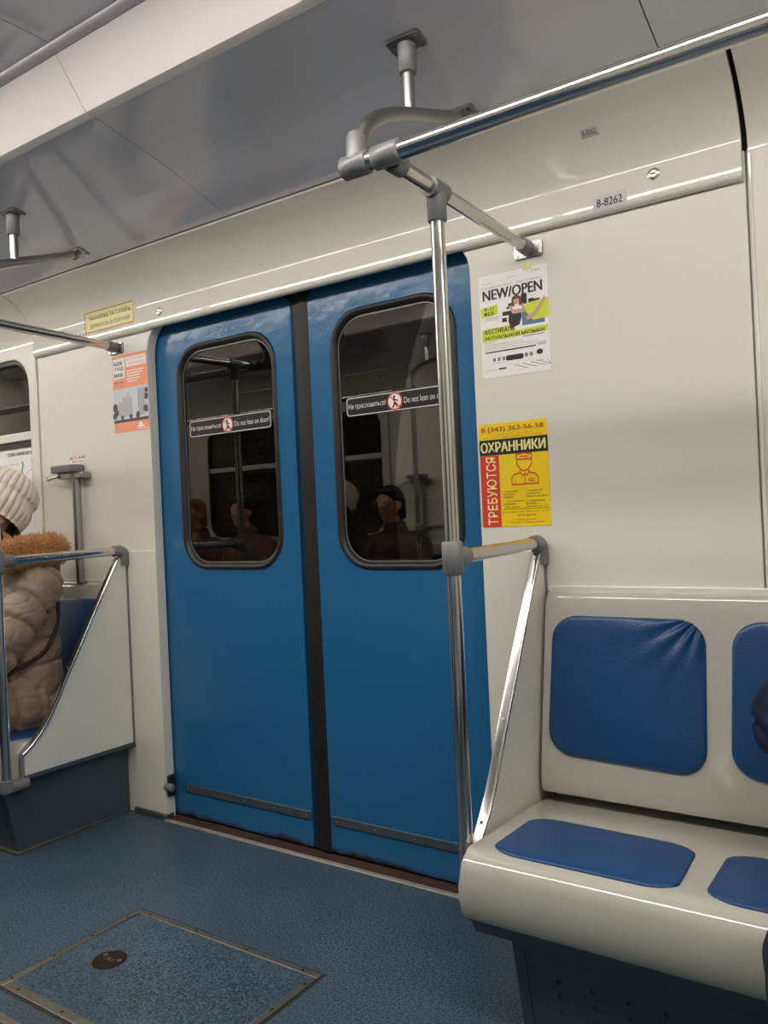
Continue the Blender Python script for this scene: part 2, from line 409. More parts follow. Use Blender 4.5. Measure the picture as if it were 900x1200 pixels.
# ------------------------------------------------------------------ sliding doors
YD = .047
def warning_sticker(leaf, x0, x1, z0, z1):
    y = YD + .0105
    s = obj('warning_sticker', prism(bmesh.new(), [rrect(x0, x1, z0, z1, .012, 5)], XZ, y-.0006, y), P_STK); hang(leaf, s)
    fn = lambda a, b: (a, y-.0009, b)
    fn2 = lambda a, b: (a, y-.0013, b)
    fn3 = lambda a, b: (a, y-.0017, b)
    cx = x0 + (x1-x0)*.485; cz = (z0+z1)/2; R = (z1-z0)*.46
    ch = []
    ch.append(ink('sticker_border', P_LINE, s, lambda bm: ringp(bm, rrect(x0+.002, x1-.002, z0+.002, z1-.002, .011, 5), rrect(x0+.0048, x1-.0048, z0+.0048, z1-.0048, .009, 5), fn)))
    def words(bm):
        letters(bm, 'Не прислоняться!', x0+.010, cx-R-.006, cz-.012, cz+.010, fn, .001)
        letters(bm, 'Do not lean on door!', cx+R+.006, x1-.010, cz-.010, cz+.010, fn, .001)
    ch.append(ink('sticker_lettering', P_LINE, s, words))
    ch.append(ink('symbol_disc', P_WHITE, s, lambda bm: poly(bm, circ(cx, cz, R), fn2)))
    def man(bm):
        poly(bm, circ(cx-.002, cz+R*.5, R*.16, 10), fn3)
        stroke(bm, [(cx-.002, cz+R*.3), (cx, cz-R*.15), (cx-R*.25, cz-R*.65)], .006, fn3); stroke(bm, [(cx, cz-R*.15), (cx+R*.28, cz-R*.6)], .005, fn3)
        stroke(bm, [(cx, cz+R*.2), (cx+R*.4, cz+R*.05)], .004, fn3)
    ch.append(ink('symbol_figure', P_BLACK, s, man))
    def ban(bm):
        ringp(bm, circ(cx, cz, R), circ(cx, cz, R*.82), fn3); k = R*.62
        stroke(bm, [(cx-k, cz+k), (cx+k, cz-k)], .004, lambda a, b: (a, y-.002, b))
    ch.append(ink('prohibition_ring', P_RED, s, ban))
def make_door(nm, x0, x1, wx0, wx1, side, kick, lab):
    root = struct(empty(nm, ((x0+x1)/2, YD, 0)), lab, 'door')
    wz0, wz1 = .982, 1.848; ro = .125
    out = rrect(x0, x1, .012, 1.955, (.003, .003, .09 if side > 0 else .003, .003 if side > 0 else .09), 5)
    leaf = obj('door_leaf', prism(bmesh.new(), [out, rrect(wx0+.012, wx1-.012, wz0+.012, wz1-.012, ro-.012)], XZ, YD, YD+.034), M_DOOR, bevel=.002); hang(root, leaf)
    # black rubber gasket with a rounded section
    bm = bmesh.new(); N = 10
    sec = [(0, .001), (.002, -.005), (.008, -.008), (.015, -.007), (.021, -.001), (.026, .010), (.027, .02)]
    rings = []
    for a, b in sec: rings.append([bm.verts.new((p[0], YD+b, p[1])) for p in rrect(wx0+a, wx1-a, wz0+a, wz1-a, ro-a*.9, N)])
    for i in range(len(rings)-1):
        n = len(rings[i])
        for k in range(n): bm.faces.new((rings[i][k], rings[i][(k+1) % n], rings[i+1][(k+1) % n], rings[i+1][k]))
    g = obj('window_gasket', bm, M_DARK, sharp=60); hang(root, g)
    pane = obj('window_pane', prism(bmesh.new(), [rrect(wx0+.022, wx1-.022, wz0+.022, wz1-.022, ro-.020)], XZ, YD+.011, YD+.016), M_GLASS); hang(root, pane)
    bead = bmesh.new(); ringp(bead, rrect(wx0+.026, wx1-.026, wz0+.026, wz1-.026, ro-.024), rrect(wx0+.030, wx1-.030, wz0+.030, wz1-.030, ro-.028), lambda a, b: (a, YD+.0092, b))
    hang(g, obj('gasket_bead', bead, M_CAST, keep=True))
    k = obj('kick_strip', B(kick[0], kick[1], YD-.005, YD+.002, .108, .138), mat('kick_strip_metal', '#59626a', .5, .6, var=.3, vscale=30), bevel=.002); hang(root, k)
    bm = bmesh.new()
    for i in range(5):
        x = kick[0]+.02+i*(kick[1]-kick[0]-.04)/4; tube(bm, [(x, YD-.007, .123), (x, YD-.003, .123)], .004, 8)
    each('screw', bm, M_STEELB, k)
    e = obj('rubber_edge', T([( (x1 if side > 0 else x0)+.0, YD+.012, z) for z in (.012, 1.952)], 0, prof=[(-.018, -.012), (-.022, .012), (-.010, .020), (.022, .020), (.026, 0), (.018, -.012)], up=(1*side, 0, 0)), mat('door_edge_rubber', '#17120f', .55, var=.3, vscale=12)); hang(root, e)
    warning_sticker(root, wx0+.050, wx1-.042 if side > 0 else wx1-.034, 1.492, 1.556)
    return root
d1 = make_door('door_1', -2.60, -1.846, -2.458, -1.940, 1, (-2.513, -1.868), 'blue sliding door leaf left of the black rubber joint, second from the rail pole')
d2 = make_door('door_2', -1.806, -1.06, -1.694, -1.206, -1, (-1.774, -1.10), 'blue sliding door leaf beside the steel pole, right of the black rubber joint')
d1['label'] = 'left blue sliding door leaf beside the orange poster wall'; d2['label'] = 'right blue sliding door leaf behind the tall steel pole'
mirrored += [d1, d2]
st = thing('door_stop', 'small dark door stop on the jamb at the foot of the left door leaf', 'door stop', (-2.56, .01, .13))
hang(st, obj('stop_plate', B(-2.566, -2.552, .0, .034, .09, .175), M_DARK, bevel=.004), obj('stop_roller', T([(-2.568, -.004, .132), (-2.528, -.004, .132)], .014, 14), M_CAST, bevel=.003), obj('stop_arm', B(-2.566, -2.552, -.004, .03, .122, .142), M_CAST, bevel=.002))
# tunnel beyond the glass
bm = bmesh.new(); box(bm, XA-1, XB+1, 1.0, 1.1, -.8, 3.2)
for z in (.72, .80, .9, 1.02, 1.1, 1.24): tube(bm, [(XA-1, .97, z), (XB+1, .97, z)], .016, 8)
mirrored.append(struct(obj('wall_tunnel', bm, M_TUNNEL)))

# ------------------------------------------------------------------ handrails
RY, RZ, RR = -.705, 1.914, .0192
def rail_set(s, labels, groups=None):
    """s=+1: right of the door, s=-1: left of it (reflected about the door's middle)."""
    X = (lambda x: x) if s > 0 else (lambda x: -3.69-x)
    far = XB-.02 if s > 0 else -3.69-(XA+.02)
    far = abs(far) if s > 0 else 2.89
    a = thing('overhead_handrail', labels[0], 'handrail', (X(-1.01), RY, RZ))
    parts = [obj('rail', T([(X(-1.035), RY, RZ), (X(far), RY, RZ)], RR, 20), M_STEEL),
             obj('end_connector', T([(X(-1.05), RY, RZ), (X(-1.046), RY, RZ), (X(-.985), RY, RZ), (X(-.982), RY, RZ)], [.021, .025, .025, .022], 18), M_CAST, sharp=60),
             obj('cross_connector', T([(X(-.968), RY, RZ), (X(-.965), RY, RZ), (X(-.903), RY, RZ), (X(-.900), RY, RZ)], [.021, .025, .025, .021], 18), M_CAST, sharp=60)]
    cx = X(-1.015)
    path = smooth_path([(cx, RY, RZ), (cx, RY+.003, RZ+.04), (cx, -.690, 1.975), (cx, -.655, 2.020), (cx, -.586, 2.066), (cx, -.486, 2.107), (cx, -.382, 2.142), (cx, -.30, 2.170), (cx, -.235, 2.198)], 7)
    parts.append(obj('curved_support', T(path, .0165, 18), M_STEELB))
    parts.append(obj('support_socket', T([(cx, RY+.0, RZ+.01), (cx, RY+.004, RZ+.062), (cx, RY+.005, RZ+.066)], [.0225, .0225, .019], 18), M_CAST, sharp=60))
    sy = -.478
    parts.append(obj('stub_post', T([(cx, sy, 2.105), (cx, sy, 2.278)], .0145, 16), M_STEELB))
    parts.append(obj('stub_socket', T([(cx, sy, 2.205), (cx, sy, 2.208), (cx, sy, 2.274)], [.019, .022, .022], 18), M_CAST, sharp=60))
    def plate(py, pz, sl, hx, hy):
        q = Vector((0, 1, sl)).normalized(); nn = Vector((0, -q.z, q.y)); bm = bmesh.new()
        fn = lambda a, b, c: Vector((cx, py, pz))+Vector((a, 0, 0))+q*b+nn*c
        prism(bm, [rrect(-hx, hx, -hy, hy, .006, 3)], fn, -.004, .004); return bm, fn
    for py, pz, sl, hx, hy in ((sy, 2.280, -.19, .046, .026), (-.222, 2.2035, -.31, .046, .026)):
        bm, fn = plate(py, pz, sl, hx, hy); p = obj('ceiling_plate', bm, M_STEELB, bevel=.0015); parts.append(p)
        bm = bmesh.new()
        for i in (-1, 1):
            for j in (-1, 1): tube(bm, [fn(i*hx*.72, j*hy*.72, -.007), fn(i*hx*.72, j*hy*.72, -.003)], .006, 8)
        each('screw', bm, M_STEEL, p)
    bm = bmesh.new(); tube(bm, [(cx, -.240, 2.192), (cx, -.226, 2.203)], .021, 14)
    parts.append(obj('plate_collar', bm, M_STEELB))
    hang(a, *parts)
    px = X(-.938); py0 = -.503 if s > 0 else -.548
    g = thing('grab_pole', labels[1], 'handrail', (px, py0, .27))
    parts = [obj('crossbar', T([(px, RY+.02, 1.909), (px, -.02, 1.888)], .0165, 18), M_STEEL),
             obj('crossbar_socket', T([(px, RY+.02, 1.909), (px, RY+.058, 1.908), (px, RY+.062, 1.908)], [.023, .023, .020], 18), M_CAST, sharp=60)]
    wp = obj('wall_flange', prism(bmesh.new(), [rrect(px-.043, px+.043, 1.862, 1.905, .005, 3)], XZ, -.007, 0), M_STEELB, bevel=.0015); parts.append(wp)
    parts.append(obj('flange_collar', T([(px, -.045, 1.889), (px, -.006, 1.887)], .021, 16), M_CAST))
    bm = bmesh.new()
    for i in (-1, 1):
        for j in (-1, 1): tube(bm, [(px+i*.034, -.010, 1.8835+j*.014), (px+i*.034, -.006, 1.8835+j*.014)], .0055, 10)
    each('screw', bm, M_STEEL, wp)
    zt = 1.902
    parts.append(obj('pole', T([(px, py0, .265 if s < 0 else .285), (px, py0, zt)], .0165, 20), M_STEEL))
    parts.append(obj('top_tee', T([(px, py0, zt-.075), (px, py0, zt-.072), (px, py0, zt+.004)], [.019, .0225, .0225], 18), M_CAST, sharp=60))
    bm = T([(px, py0-.032, zt), (px, py0+.032, zt-.0015)], .0235, 18); parts.append(obj('tee_sleeve', bm, M_CAST))
    parts.append(obj('armrest_tee', T([(px, py0, 1.016), (px, py0, 1.02), (px, py0, 1.09), (px, py0, 1.094)], [.021, .0245, .0245, .021], 18), M_CAST, sharp=60))
    parts.append(obj('tee_socket', T([(px, py0, 1.056), (px, py0+.058, 1.057), (px, py0+.061, 1.057)], [.0225, .0225, .019], 18), M_CAST, sharp=60))
    parts.append(obj('armrest_bar', T([(px, py0+.02, 1.056), (px, -.03, 1.063)], .0175, 18), M_STEEL))
    el = T(smooth_path([(px, -.062, 1.0625), (px, -.034, 1.063), (px, -.018, 1.055), (px, -.014, 1.032), (px, -.014, 1.005)], 5), .0225, 18)
    parts.append(obj('wall_elbow', el, M_CAST, sharp=60))
    if s < 0:
        parts.append(obj('foot_clamp', T([(px, py0-.02, .262), (px, py0-.018, .262), (px, py0+.075, .262)], [.016, .022, .022], 12), M_CAST))
        parts.append(obj('foot_sleeve', T([(px, py0, .25), (px, py0, .29)], .0235, 16), M_CAST))
    hang(g, *parts)
    return a, g
ra, rg = rail_set(1, ('polished overhead handrail running along the ceiling above the ivory bench', 'tall steel pole with crossbar and armrest bar between door and ivory bench'))
la, lg = rail_set(-1, ('overhead handrail end with curved ceiling support, at the left edge of the photo', 'steel pole with crossbar and armrest bar beside the beige coat passenger'))
for a, lb in ((ra, 'opposite overhead handrail behind the camera'), (la, 'opposite overhead handrail seen reflected in the left door window'), (rg, 'opposite pole behind the camera'), (lg, 'opposite pole seen reflected in the door windows')): mirror_copy(a, lb)

# ------------------------------------------------------------------ seat partitions
def partition(s, label):
    X = (lambda x: x) if s > 0 else (lambda x: -3.69-x)
    px = X(-.938)
    edge = smooth_path([(px, -.045, 1.035), (px, -.075, .985), (px, -.118, .915), (px, -.244, .70), (px, -.312, .585), (px, -.352, .512), (px, -.395, .448), (px, -.445, .395), (px, -.487, .362)], 4)
    root = thing('seat_partition', label, 'partition', (px, -.2, .3))
    loop = [(-.002, 1.035)] + [(p.y, p.z) for p in edge] + [(-.487, .278), (-.002, .288)]
    pan = obj('panel', prism(bmesh.new(), [loop], YZ, px-.007, px+.007), M_PART); parts = [pan]
    parts.append(obj('edge_strip', T(edge, 0, prof=[(-.004, -.013), (.004, -.013), (.0055, -.008), (.0055, .008), (.004, .013), (-.004, .013)], up=(0, -.85, .5)), M_STEEL, bevel=.001))
    bm = bmesh.new(); tube(bm, [(px, -.487, .362), (px, -.489, .272)], .009, 8); parts.append(obj('front_trim', bm, M_CAST))
    bm = bmesh.new(); box(bm, px-.010, px+.010, -.49, -.002, .272, .288); parts.append(obj('bottom_trim', bm, M_BASE, bevel=.002))
    bm = bmesh.new(); box(bm, px-.010, px+.010, -.012, .0, .28, 1.0); parts.append(obj('wall_trim', bm, M_CAST, bevel=.002))
    bm = bmesh.new()
    for i in (1, 14, 26):
        p = edge[i]; d = Vector((0, -.85, .5)); tube(bm, [p+d*.004, p+d*.008], .005, 8)
    each('rivet', bm, M_STEELB, root)
    hang(root, *parts); return root
pr = partition(1, 'narrow partition with wide chrome edge at the end of the ivory bench')
pl = partition(-1, 'pale triangular partition with chrome edge beside the beige coat passenger')

# ------------------------------------------------------------------ benches
def pad(bm, loop, fn, h, inset=.012, under=-.004):
    """a cushion: outline loop, domed edge, on a surface fn(u,v,height)"""
    cx = sum(p[0] for p in loop)/len(loop); cy = sum(p[1] for p in loop)/len(loop); rings = []
    for k, (f_, hh) in enumerate(((0, under), (0, h*.45), (.25, h*.8), (1, h), (3.2, h*1.12))):
        ring = []
        for p in loop:
            d = Vector((cx-p[0], cy-p[1])); L = d.length; q = Vector(p[:2])+d/L*min(inset*f_, L*.6); ring.append(bm.verts.new(fn(q.x, q.y, hh)))
        rings.append(ring)
    n = len(loop)
    # inner fill: shrink towards the middle in several rings so the face can bulge
    for t in (.55, .3, .1):
        rings.append([bm.verts.new(fn(cx+(p[0]-cx)*t, cy+(p[1]-cy)*t, h*(1.2+.25*(1-t)))) for p in loop])
    for i in range(len(rings)-1):
        for k in range(n): bm.faces.new((rings[i][k], rings[i][(k+1) % n], rings[i+1][(k+1) % n], rings[i+1][k]))
    bm.faces.new(rings[-1]); return bm
def warp(quad, loop):               # maps a 0..1 rounded outline onto a quad (bl, br, tr, tl)
    out = []
    for u_, v_ in loop:
        a = Vector(quad[0])*(1-u_)+Vector(quad[1])*u_; b = Vector(quad[3])*(1-u_)+Vector(quad[2])*u_; out.append(tuple(a*(1-v_)+b*v_))
    return out
bprof = [(-.003, .932), (-.018, .932), (-.031, .925), (-.038, .912), (-.043, .885), (-.060, .79), (-.080, .68), (-.104, .55), (-.120, .45), (-.124, .425), (-.120, .409), (-.106, .404), (-.003, .404)]
sprof = [(-.02, .368), (-.125, .383), (-.25, .391), (-.42, .399), (-.515, .405), (-.532, .4043), (-.545, .4015), (-.556, .3965), (-.565, .389), (-.571, .380), (-.575, .369), (-.580, .340), (-.580, .31), (-.575, .280), (-.569, .267), (-.560, .259), (-.545, .257), (-.50, .268), (-.02, .30)]
def creased_vinyl():
    m = mat('blue_vinyl_creased', '#11406f', .34, bump=.15, bscale=220, var=.08, vscale=5); nt = m.node_tree; N = nt.nodes; Lk = nt.links.new
    b1_ = [n for n in N if n.type == 'BUMP'][0]; tc = [n for n in N if n.type == 'TEX_COORD'][0]
    sp = N.new('ShaderNodeSeparateXYZ'); Lk(tc.outputs['Object'], sp.inputs[0])
    def M(op, a, b=None):
        n = N.new('ShaderNodeMath'); n.operation = op
        for i, v in enumerate((a, b)):
            if v is None: continue
            if isinstance(v, (int, float)): n.inputs[i].default_value = v
            else: Lk(v, n.inputs[i])
        return n.outputs[0]
    dx = M('ADD', sp.outputs['X'], .500); dz = M('ADD', sp.outputs['Z'], -.885)      # stretched folds fanning out of the top corner
    an = M('ARCTAN2', dz, dx); ds_ = M('SQRT', M('ADD', M('MULTIPLY', dx, dx), M('MULTIPLY', dz, dz)))
    h_ = M('MULTIPLY', M('SINE', M('MULTIPLY', an, 17.0)), M('EXPONENT', M('MULTIPLY', ds_, -11.0)))
    bp = N.new('ShaderNodeBump'); bp.inputs['Strength'].default_value = .7; bp.inputs['Distance'].default_value = .012
    Lk(h_, bp.inputs['Height']); Lk(b1_.outputs['Normal'], bp.inputs['Normal'])
    pb = N['Principled BSDF']; Lk(bp.outputs['Normal'], pb.inputs['Normal']); return m
M_CREASED = creased_vinyl()
def bench(s, n, label, flush):
    X = (lambda x: x) if s > 0 else (lambda x: -3.69-x)
    x0 = -.918; pitch = .458; x1 = x0 + n*pitch + .005
    root = thing('bench', label, 'bench', (X((x0+x1)/2), -.3, 0))
    def rounded(prof, xa, xb, r):
        # ends shrink slightly so that the moulding has soft corners
        cy = sum(p[0] for p in prof)/len(prof); cz = sum(p[1] for p in prof)/len(prof); bm = bmesh.new(); rings = []
        st = [(xa, .0), ] 
        seq = [(xa+r*(1-math.sin(a)), r*(1-math.cos(a))) for a in [PI/2*(1-i/6) for i in range(7)]]
        seq = [(xa+r*(1-math.cos(a)), r*(1-math.sin(a))) for a in [PI/2*i/6 for i in range(7)]]
        seq += [(xb-(x-xa), d) for x, d in seq[::-1]]
        for x, d in seq:
            ring = []
            for i, p in enumerate(prof):
                a = Vector(prof[i-1]); b = Vector(prof[(i+1) % len(prof)]); t = (b-a).normalized(); nn = Vector((t.y, -t.x))
                q = Vector(p)
                if p[0] < -.025 and not (p[1] < .31 and p[0] > -.54): 
                    c = Vector((cy, cz)); v = (c-q).normalized(); q = q+v*d
                ring.append(bm.verts.new((X(x), q.x, q.y)))
            rings.append(ring)
        m = len(prof)
        for i in range(len(rings)-1):
            for k in range(m): bm.faces.new((rings[i][k], rings[i][(k+1) % m], rings[i+1][(k+1) % m], rings[i+1][k]))
        bm.faces.new(rings[0]); bm.faces.new(rings[-1]); return bm
    def bevelled(prof, xa, xb, r, tst):
        bm = bmesh.new(); extr_x(bm, prof, [X(xa), X(xb)])
        bm.edges.ensure_lookup_table()
        es = [e for e in bm.edges if len({round(v.co.x, 5) for v in e.verts}) == 1 and all(tst(v.co) for v in e.verts)]
        bmesh.ops.bevel(bm, geom=es, offset=r, segments=5, affect='EDGES', profile=.5, clamp_overlap=True); return bm
    hang(root, obj('backrest', bevelled(bprof, x0, x1, .03, lambda c: c.y < -.01), M_BENCH, sharp=50),
         obj('seat', bevelled(sprof, x0, x1, .03, lambda c: c.y < -.10 and (c.z > .3 or c.y < -.56)), M_BENCH, sharp=50))
    ns = Vector((0, -.5, .09)).normalized()
    def back_fn(a, b, h):            # a = x, b = height z along the backrest face
        for i in range(3, 9):
            (ya, za), (yb, zb) = bprof[i], bprof[i+1]
            if zb <= b <= za: y = ya+(yb-ya)*(za-b)/(za-zb); break
        else: y = -.12
        return (X(a), y-.0-h*.985, b-h*.17)
    def seat_fn(a, b, h):
        z = .405
        for i in range(0, 5):
            (ya, za), (yb, zb) = sprof[i], sprof[i+1]
            if yb <= b <= ya: z = za+(zb-za)*(ya-b)/(ya-yb)
        return (X(a), b, z+h)
    cu = rrect(0, 1, 0, 1, .16, 8)
    for i in range(n):
        a = x0 + .012 + i*pitch
        q = [(a+.008, .512), (a+.412, .500), (a+.408, .868), (a+.012, .868)]
        hang(root, obj('back_cushion', pad(bmesh.new(), warp(q, rrect(0, 1, 0, 1, .17, 8)), back_fn, .008), M_CREASED if s > 0 and i == 0 else M_VINYL, sharp=60))
        q = [(a+.035, -.528), (a+.445, -.530), (a+.425, -.272), (a+.030, -.262)]
        hang(root, obj('seat_cushion', pad(bmesh.new(), warp(q, rrect(0, 1, 0, 1, .18, 8)), seat_fn, .006), M_VINYL, sharp=60))
    # heater box below
    bx = x0 + (.02 if flush else .10)
    bp = [(-.004, .004), (-.49, .004), (-.535, .225), (-.50, .262), (-.004, .29)]
    hb = obj('heater_box', extr_x(bmesh.new(), bp, [X(bx), X(x1)]), M_BASE, bevel=.003)
    lip_ = obj('under_seat_rail', extr_x(bmesh.new(), [(-.47, .215), (-.535, .222), (-.555, .256), (-.47, .262)], [X(x0+.012), X(x1)]), M_BASE, bevel=.003)
    hang(root, hb, lip_)
    bm = bmesh.new()
    for k in range(7):
        for j in range(4):
            xx = bx + .10 + k*.075 + (.0); z = .155 - j*.036; y = -.49-.045*(z-.004)/.221-.0006
            if xx < x1-.05: tube(bm, [(X(xx), y+.003, z), (X(xx), y-.0008, z)], .0055, 8)
    if s > 0: each('vent_hole', bm, M_GAP, hb)
    else: bm.free()
    bm = bmesh.new(); yy = lambda z: -.49-.045*(z-.004)/.221-.0008
    poly(bm, [(bx+.028, .01), (bx+.031, .01), (bx+.031, .21), (bx+.028, .21)], lambda a, b: (X(a), yy(b), b))
    hang(hb, obj('cover_joint', bm, M_GAP, keep=True))
    bm = bmesh.new(); box(bm, min(X(bx-.012), X(x1)), max(X(bx-.012), X(x1)), -.505, -.02, 0, .012); hang(root, obj('foot_strip', bm, M_ALU, bevel=.002))
    return root
b1 = bench(1, 6, 'long ivory bench with blue vinyl pads right of the door', False)
b2 = bench(-1, 6, 'ivory bench under the beige coat passenger, left of the door', True)
mirror_copy(b1, 'opposite bench behind the camera'); mirror_copy(b2, 'opposite bench seen reflected in the left door window')
mirror_copy(pr, 'opposite partition behind the camera'); mirror_copy(pl, 'opposite partition left of the opposite door')

# ------------------------------------------------------------------ floor hatch and floor strip
h = thing('floor_hatch', 'rectangular floor hatch with metal frame in the blue floor', 'hatch', (-1.7, -.775, 0))
hx0, hx1, hy0, hy1 = -2.055, -1.35, -1.0, -.545
bm = bmesh.new(); prism(bm, [[(hx0+.02, hy0+.02), (hx1-.02, hy0+.02), (hx1-.02, hy1-.02), (hx0+.02, hy1-.02)]], XY, .0005, .002)
parts = [obj('lid', bm, M_FLOOR)]
for (xa, xb, ya, yb) in ((hx0, hx1, hy1-.02, hy1), (hx0, hx0+.02, hy0, hy1-.021), (hx1-.022, hx1, hy0, hy1-.021), (hx0+.021, hx1-.023, hy0, hy0+.028)):
    fs = obj('frame_strip', B(xa, xb, ya, yb, .0004, .0045), M_ALU, bevel=.0015); parts.append(fs)
    bm = bmesh.new()
    for t in (.08, .36, .64, .92):
        x = xa+(xb-xa)*(t if xb-xa > .1 else .5); y = ya+(yb-ya)*(t if yb-ya > .1 else .5); tube(bm, [(x, y, .003), (x, y, .0052)], .0045, 8)
    each('screw', bm, M_DARK, fs)
M_DIRT = mat('grime', '#2b2823', .8, var=.4, vscale=20)
bm = bmesh.new(); prism(bm, [[(hx0-.008, hy0-.008), (hx1+.008, hy0-.008), (hx1+.008, hy1+.008), (hx0-.008, hy1+.008)]], XY, .0002, .0004); parts.append(obj('grimy_joint', bm, M_DIRT))
dk = obj('lock_cover', prism(bmesh.new(), [circ(-1.895, -.777, .045, 36)], XY, .002, .0045), mat('bronze_cover', '#33291f', .5, .7, var=.3, vscale=60), bevel=.0012)
parts.append(dk); hang(h, *parts)
fnf = lambda a, b: (a, b, .0049)
def cover_marks(bm):
    letters(bm, 'ЛАЗ', -1.912, -1.878, -.784, -.770, fnf, .005)
    for a in (-.028, .028): poly(bm, circ(-1.895+a, -.777+abs(a)*.35, .007, 12), fnf)
LIFT[0] = Vector((0, 0, 1)); mk = ink('cover_marking', M_ALU, dk, cover_marks); LIFT[0] = Vector((0, -1, 0))
tag(obj('floor_strip', B(XA+.05, -1.45, -1.085, -1.062, .0003, .004), M_ALU, bevel=.0015), 'metal strip in the blue floor at the bottom left corner', 'floor strip')

# ------------------------------------------------------------------ post and bracket on the left wall, small sticker
wp = thing('wall_post', 'short vertical steel post with folded bracket on top, left wall', 'post', (-3.02, -.03, .93))
hang(wp, obj('post', T([(-3.018, -.032, .933), (-3.018, -.032, 1.39)], .0175, 18), M_STEELB),
     obj('post_collar', T([(-3.018, -.032, 1.372), (-3.018, -.032, 1.40)], .022, 16), M_CAST),
     obj('bracket', B(-3.135, -2.995, -.075, -.004, 1.398, 1.43), M_CAST, bevel=.006), obj('bracket_plate', B(-3.12, -2.955, -.05, -.003, 1.372, 1.398), M_STEELB, bevel=.004),
     obj('hook', T(smooth_path([(-3.11, -.05, 1.385), (-3.135, -.07, 1.378), (-3.155, -.075, 1.372), (-3.165, -.07, 1.38)], 4), .006, 8), M_STEELB),
     obj('foot_plate', prism(bmesh.new(), [circ(-3.018, -.0245, .03, 20, .024)], XY, .9305, .937), M_STEELB))
mirror_copy(wp, 'opposite wall post seen reflected in the right door window')

# ------------------------------------------------------------------ wall signs and locks
FW = lambda y: (lambda a, b: (a, y, b))
s = thing('notice_sticker', 'small white sticker with red print above the wall post', 'sticker', (-3.045, -.001, 1.455))
sh = obj('sheet', B(-3.103, -2.986, -.001, -.0001, 1.434, 1.474), P_WHITE); hang(s, sh)
ink('red_lettering', P_RED, s, lambda bm: (letters(bm, 'МЕСТО', -3.095, -3.048, 1.455, 1.468, FW(-.0014), .01), stroke(bm, [(-3.101, 1.436), (-2.988, 1.436), (-2.988, 1.472), (-3.101, 1.472)], .0015, FW(-.0014), True)))
ink('black_lettering', P_BLACK, s, lambda bm: (letters(bm, 'ДЛЯ', -3.04, -2.995, 1.455, 1.468, FW(-.0014), .01), letters(bm, 'инвалидов', -3.085, -3.0, 1.440, 1.450, FW(-.0014))))
def corn_y(z):
    for (ya, za), (yb, zb) in zip(lip, lip[1:]):
        if za <= z <= zb: return ya+(yb-ya)*(z-za)/(zb-za)
    return -.02
print('lip', lip[-3:], nolip[-3:])
FC = lambda e: (lambda a, b: (a, corn_y(b)-e, b))
def curved_sheet(name, x0, x1, z0, z1, m, e=.0012, n=6):
    bm = bmesh.new(); rows = [[bm.verts.new((x, corn_y(z0+(z1-z0)*i/n)-d, z0+(z1-z0)*i/n)) for x in (x0, x1)] for d in (0, e) for i in range(n+1)]
    F = rows[n+1:]; K = rows[:n+1]
    for i in range(n):
        bm.faces.new((F[i][0], F[i][1], F[i+1][1], F[i+1][0])); bm.faces.new((K[i][1], K[i][0], K[i+1][0], K[i+1][1]))
        bm.faces.new((K[i][0], F[i][0], F[i+1][0], K[i+1][0])); bm.faces.new((F[i][1], K[i][1], K[i+1][1], F[i+1][1]))
    bm.faces.new((K[0][0], K[0][1], F[0][1], F[0][0])); bm.faces.new((F[n][0], F[n][1], K[n][1], K[n][0]))
    return obj(name, bm, m, sharp=60)
s = thing('notice_sign', 'cream notice asking passengers to hold the handrails, on the cornice', 'sign', (-2.77, -.02, 2.01))
hang(s, curved_sheet('plate', -2.925, -2.612, 1.967, 2.052, P_CREAM))
ink('lettering', P_DGREY, s, lambda bm: (letters(bm, 'УВАЖАЕМЫЕ ПАССАЖИРЫ,', -2.905, -2.632, 2.016, 2.036, FC(.0018)), letters(bm, 'ДЕРЖИТЕСЬ ЗА ПОРУЧНИ!', -2.893, -2.640, 1.981, 2.001, FC(.0018))))
ink('border', P_AMBER, s, lambda bm: [ringp(bm, [(-2.924, 1.968), (-2.613, 1.968), (-2.613, 2.051), (-2.924, 2.051)], [(-2.921, 1.971), (-2.616, 1.971), (-2.616, 2.048), (-2.921, 2.048)], FC(.0017))])
s = thing('number_label', 'grey label reading 8-8262 on the cornice above the bench', 'label', (-.695, -.02, 1.955))
hang(s, curved_sheet('plate', -.741, -.650, 1.934, 1.976, P_PLATE, .001))
ink('lettering', P_BLACK, s, lambda bm: letters(bm, '8-8262', -.73, -.662, 1.944, 1.965, FC(.0014), .004))
s = thing('number_label', 'tiny grey label high on the cornice just under the handrail', 'label', (-.715, -.06, 2.15))
hang(s, curved_sheet('plate', -.748, -.70, 2.115, 2.133, P_PLATE, .001, 3))
ink('lettering', P_BLACK, s, lambda bm: letters(bm, '8-8262', -.742, -.706, 2.119, 2.129, FC(.0014)))
s = thing('number_label', 'small white label half hidden behind the left crossbar on the cornice', 'label', (-2.95, -.02, 1.975))
hang(s, curved_sheet('plate', -3.0, -2.905, 1.955, 1.982, P_WHITE, .001, 3))
ink('lettering', P_BLACK, s, lambda bm: letters(bm, '8-8262', -2.99, -2.915, 1.960, 1.977, FC(.0014)))
def lock(x, z, label):
    y = corn_y(z); o_ = thing('panel_lock', label, 'lock', (x, y, z))
    bm = T([(x, y+.001, z), (x, y-.003, z), (x, y-.0045, z)], [.0155, .0155, .012], 20); a = obj('lock_ring', bm, M_STEEL, sharp=50)
    b = obj('lock_core', T([(x, y-.003, z), (x, y-.0052, z)], .0085, 16), M_STEELB)
    c = obj('key_slot', B(x-.006, x+.006, y-.0057, y-.005, z-.0018, z+.0018), M_GAP); hang(o_, a, b, c)
lock(-.581, 1.995, 'round chrome lock on the cornice right of the 8-8262 label')
lock(-2.464, 1.980, 'round chrome lock on the cornice above the left door leaf')
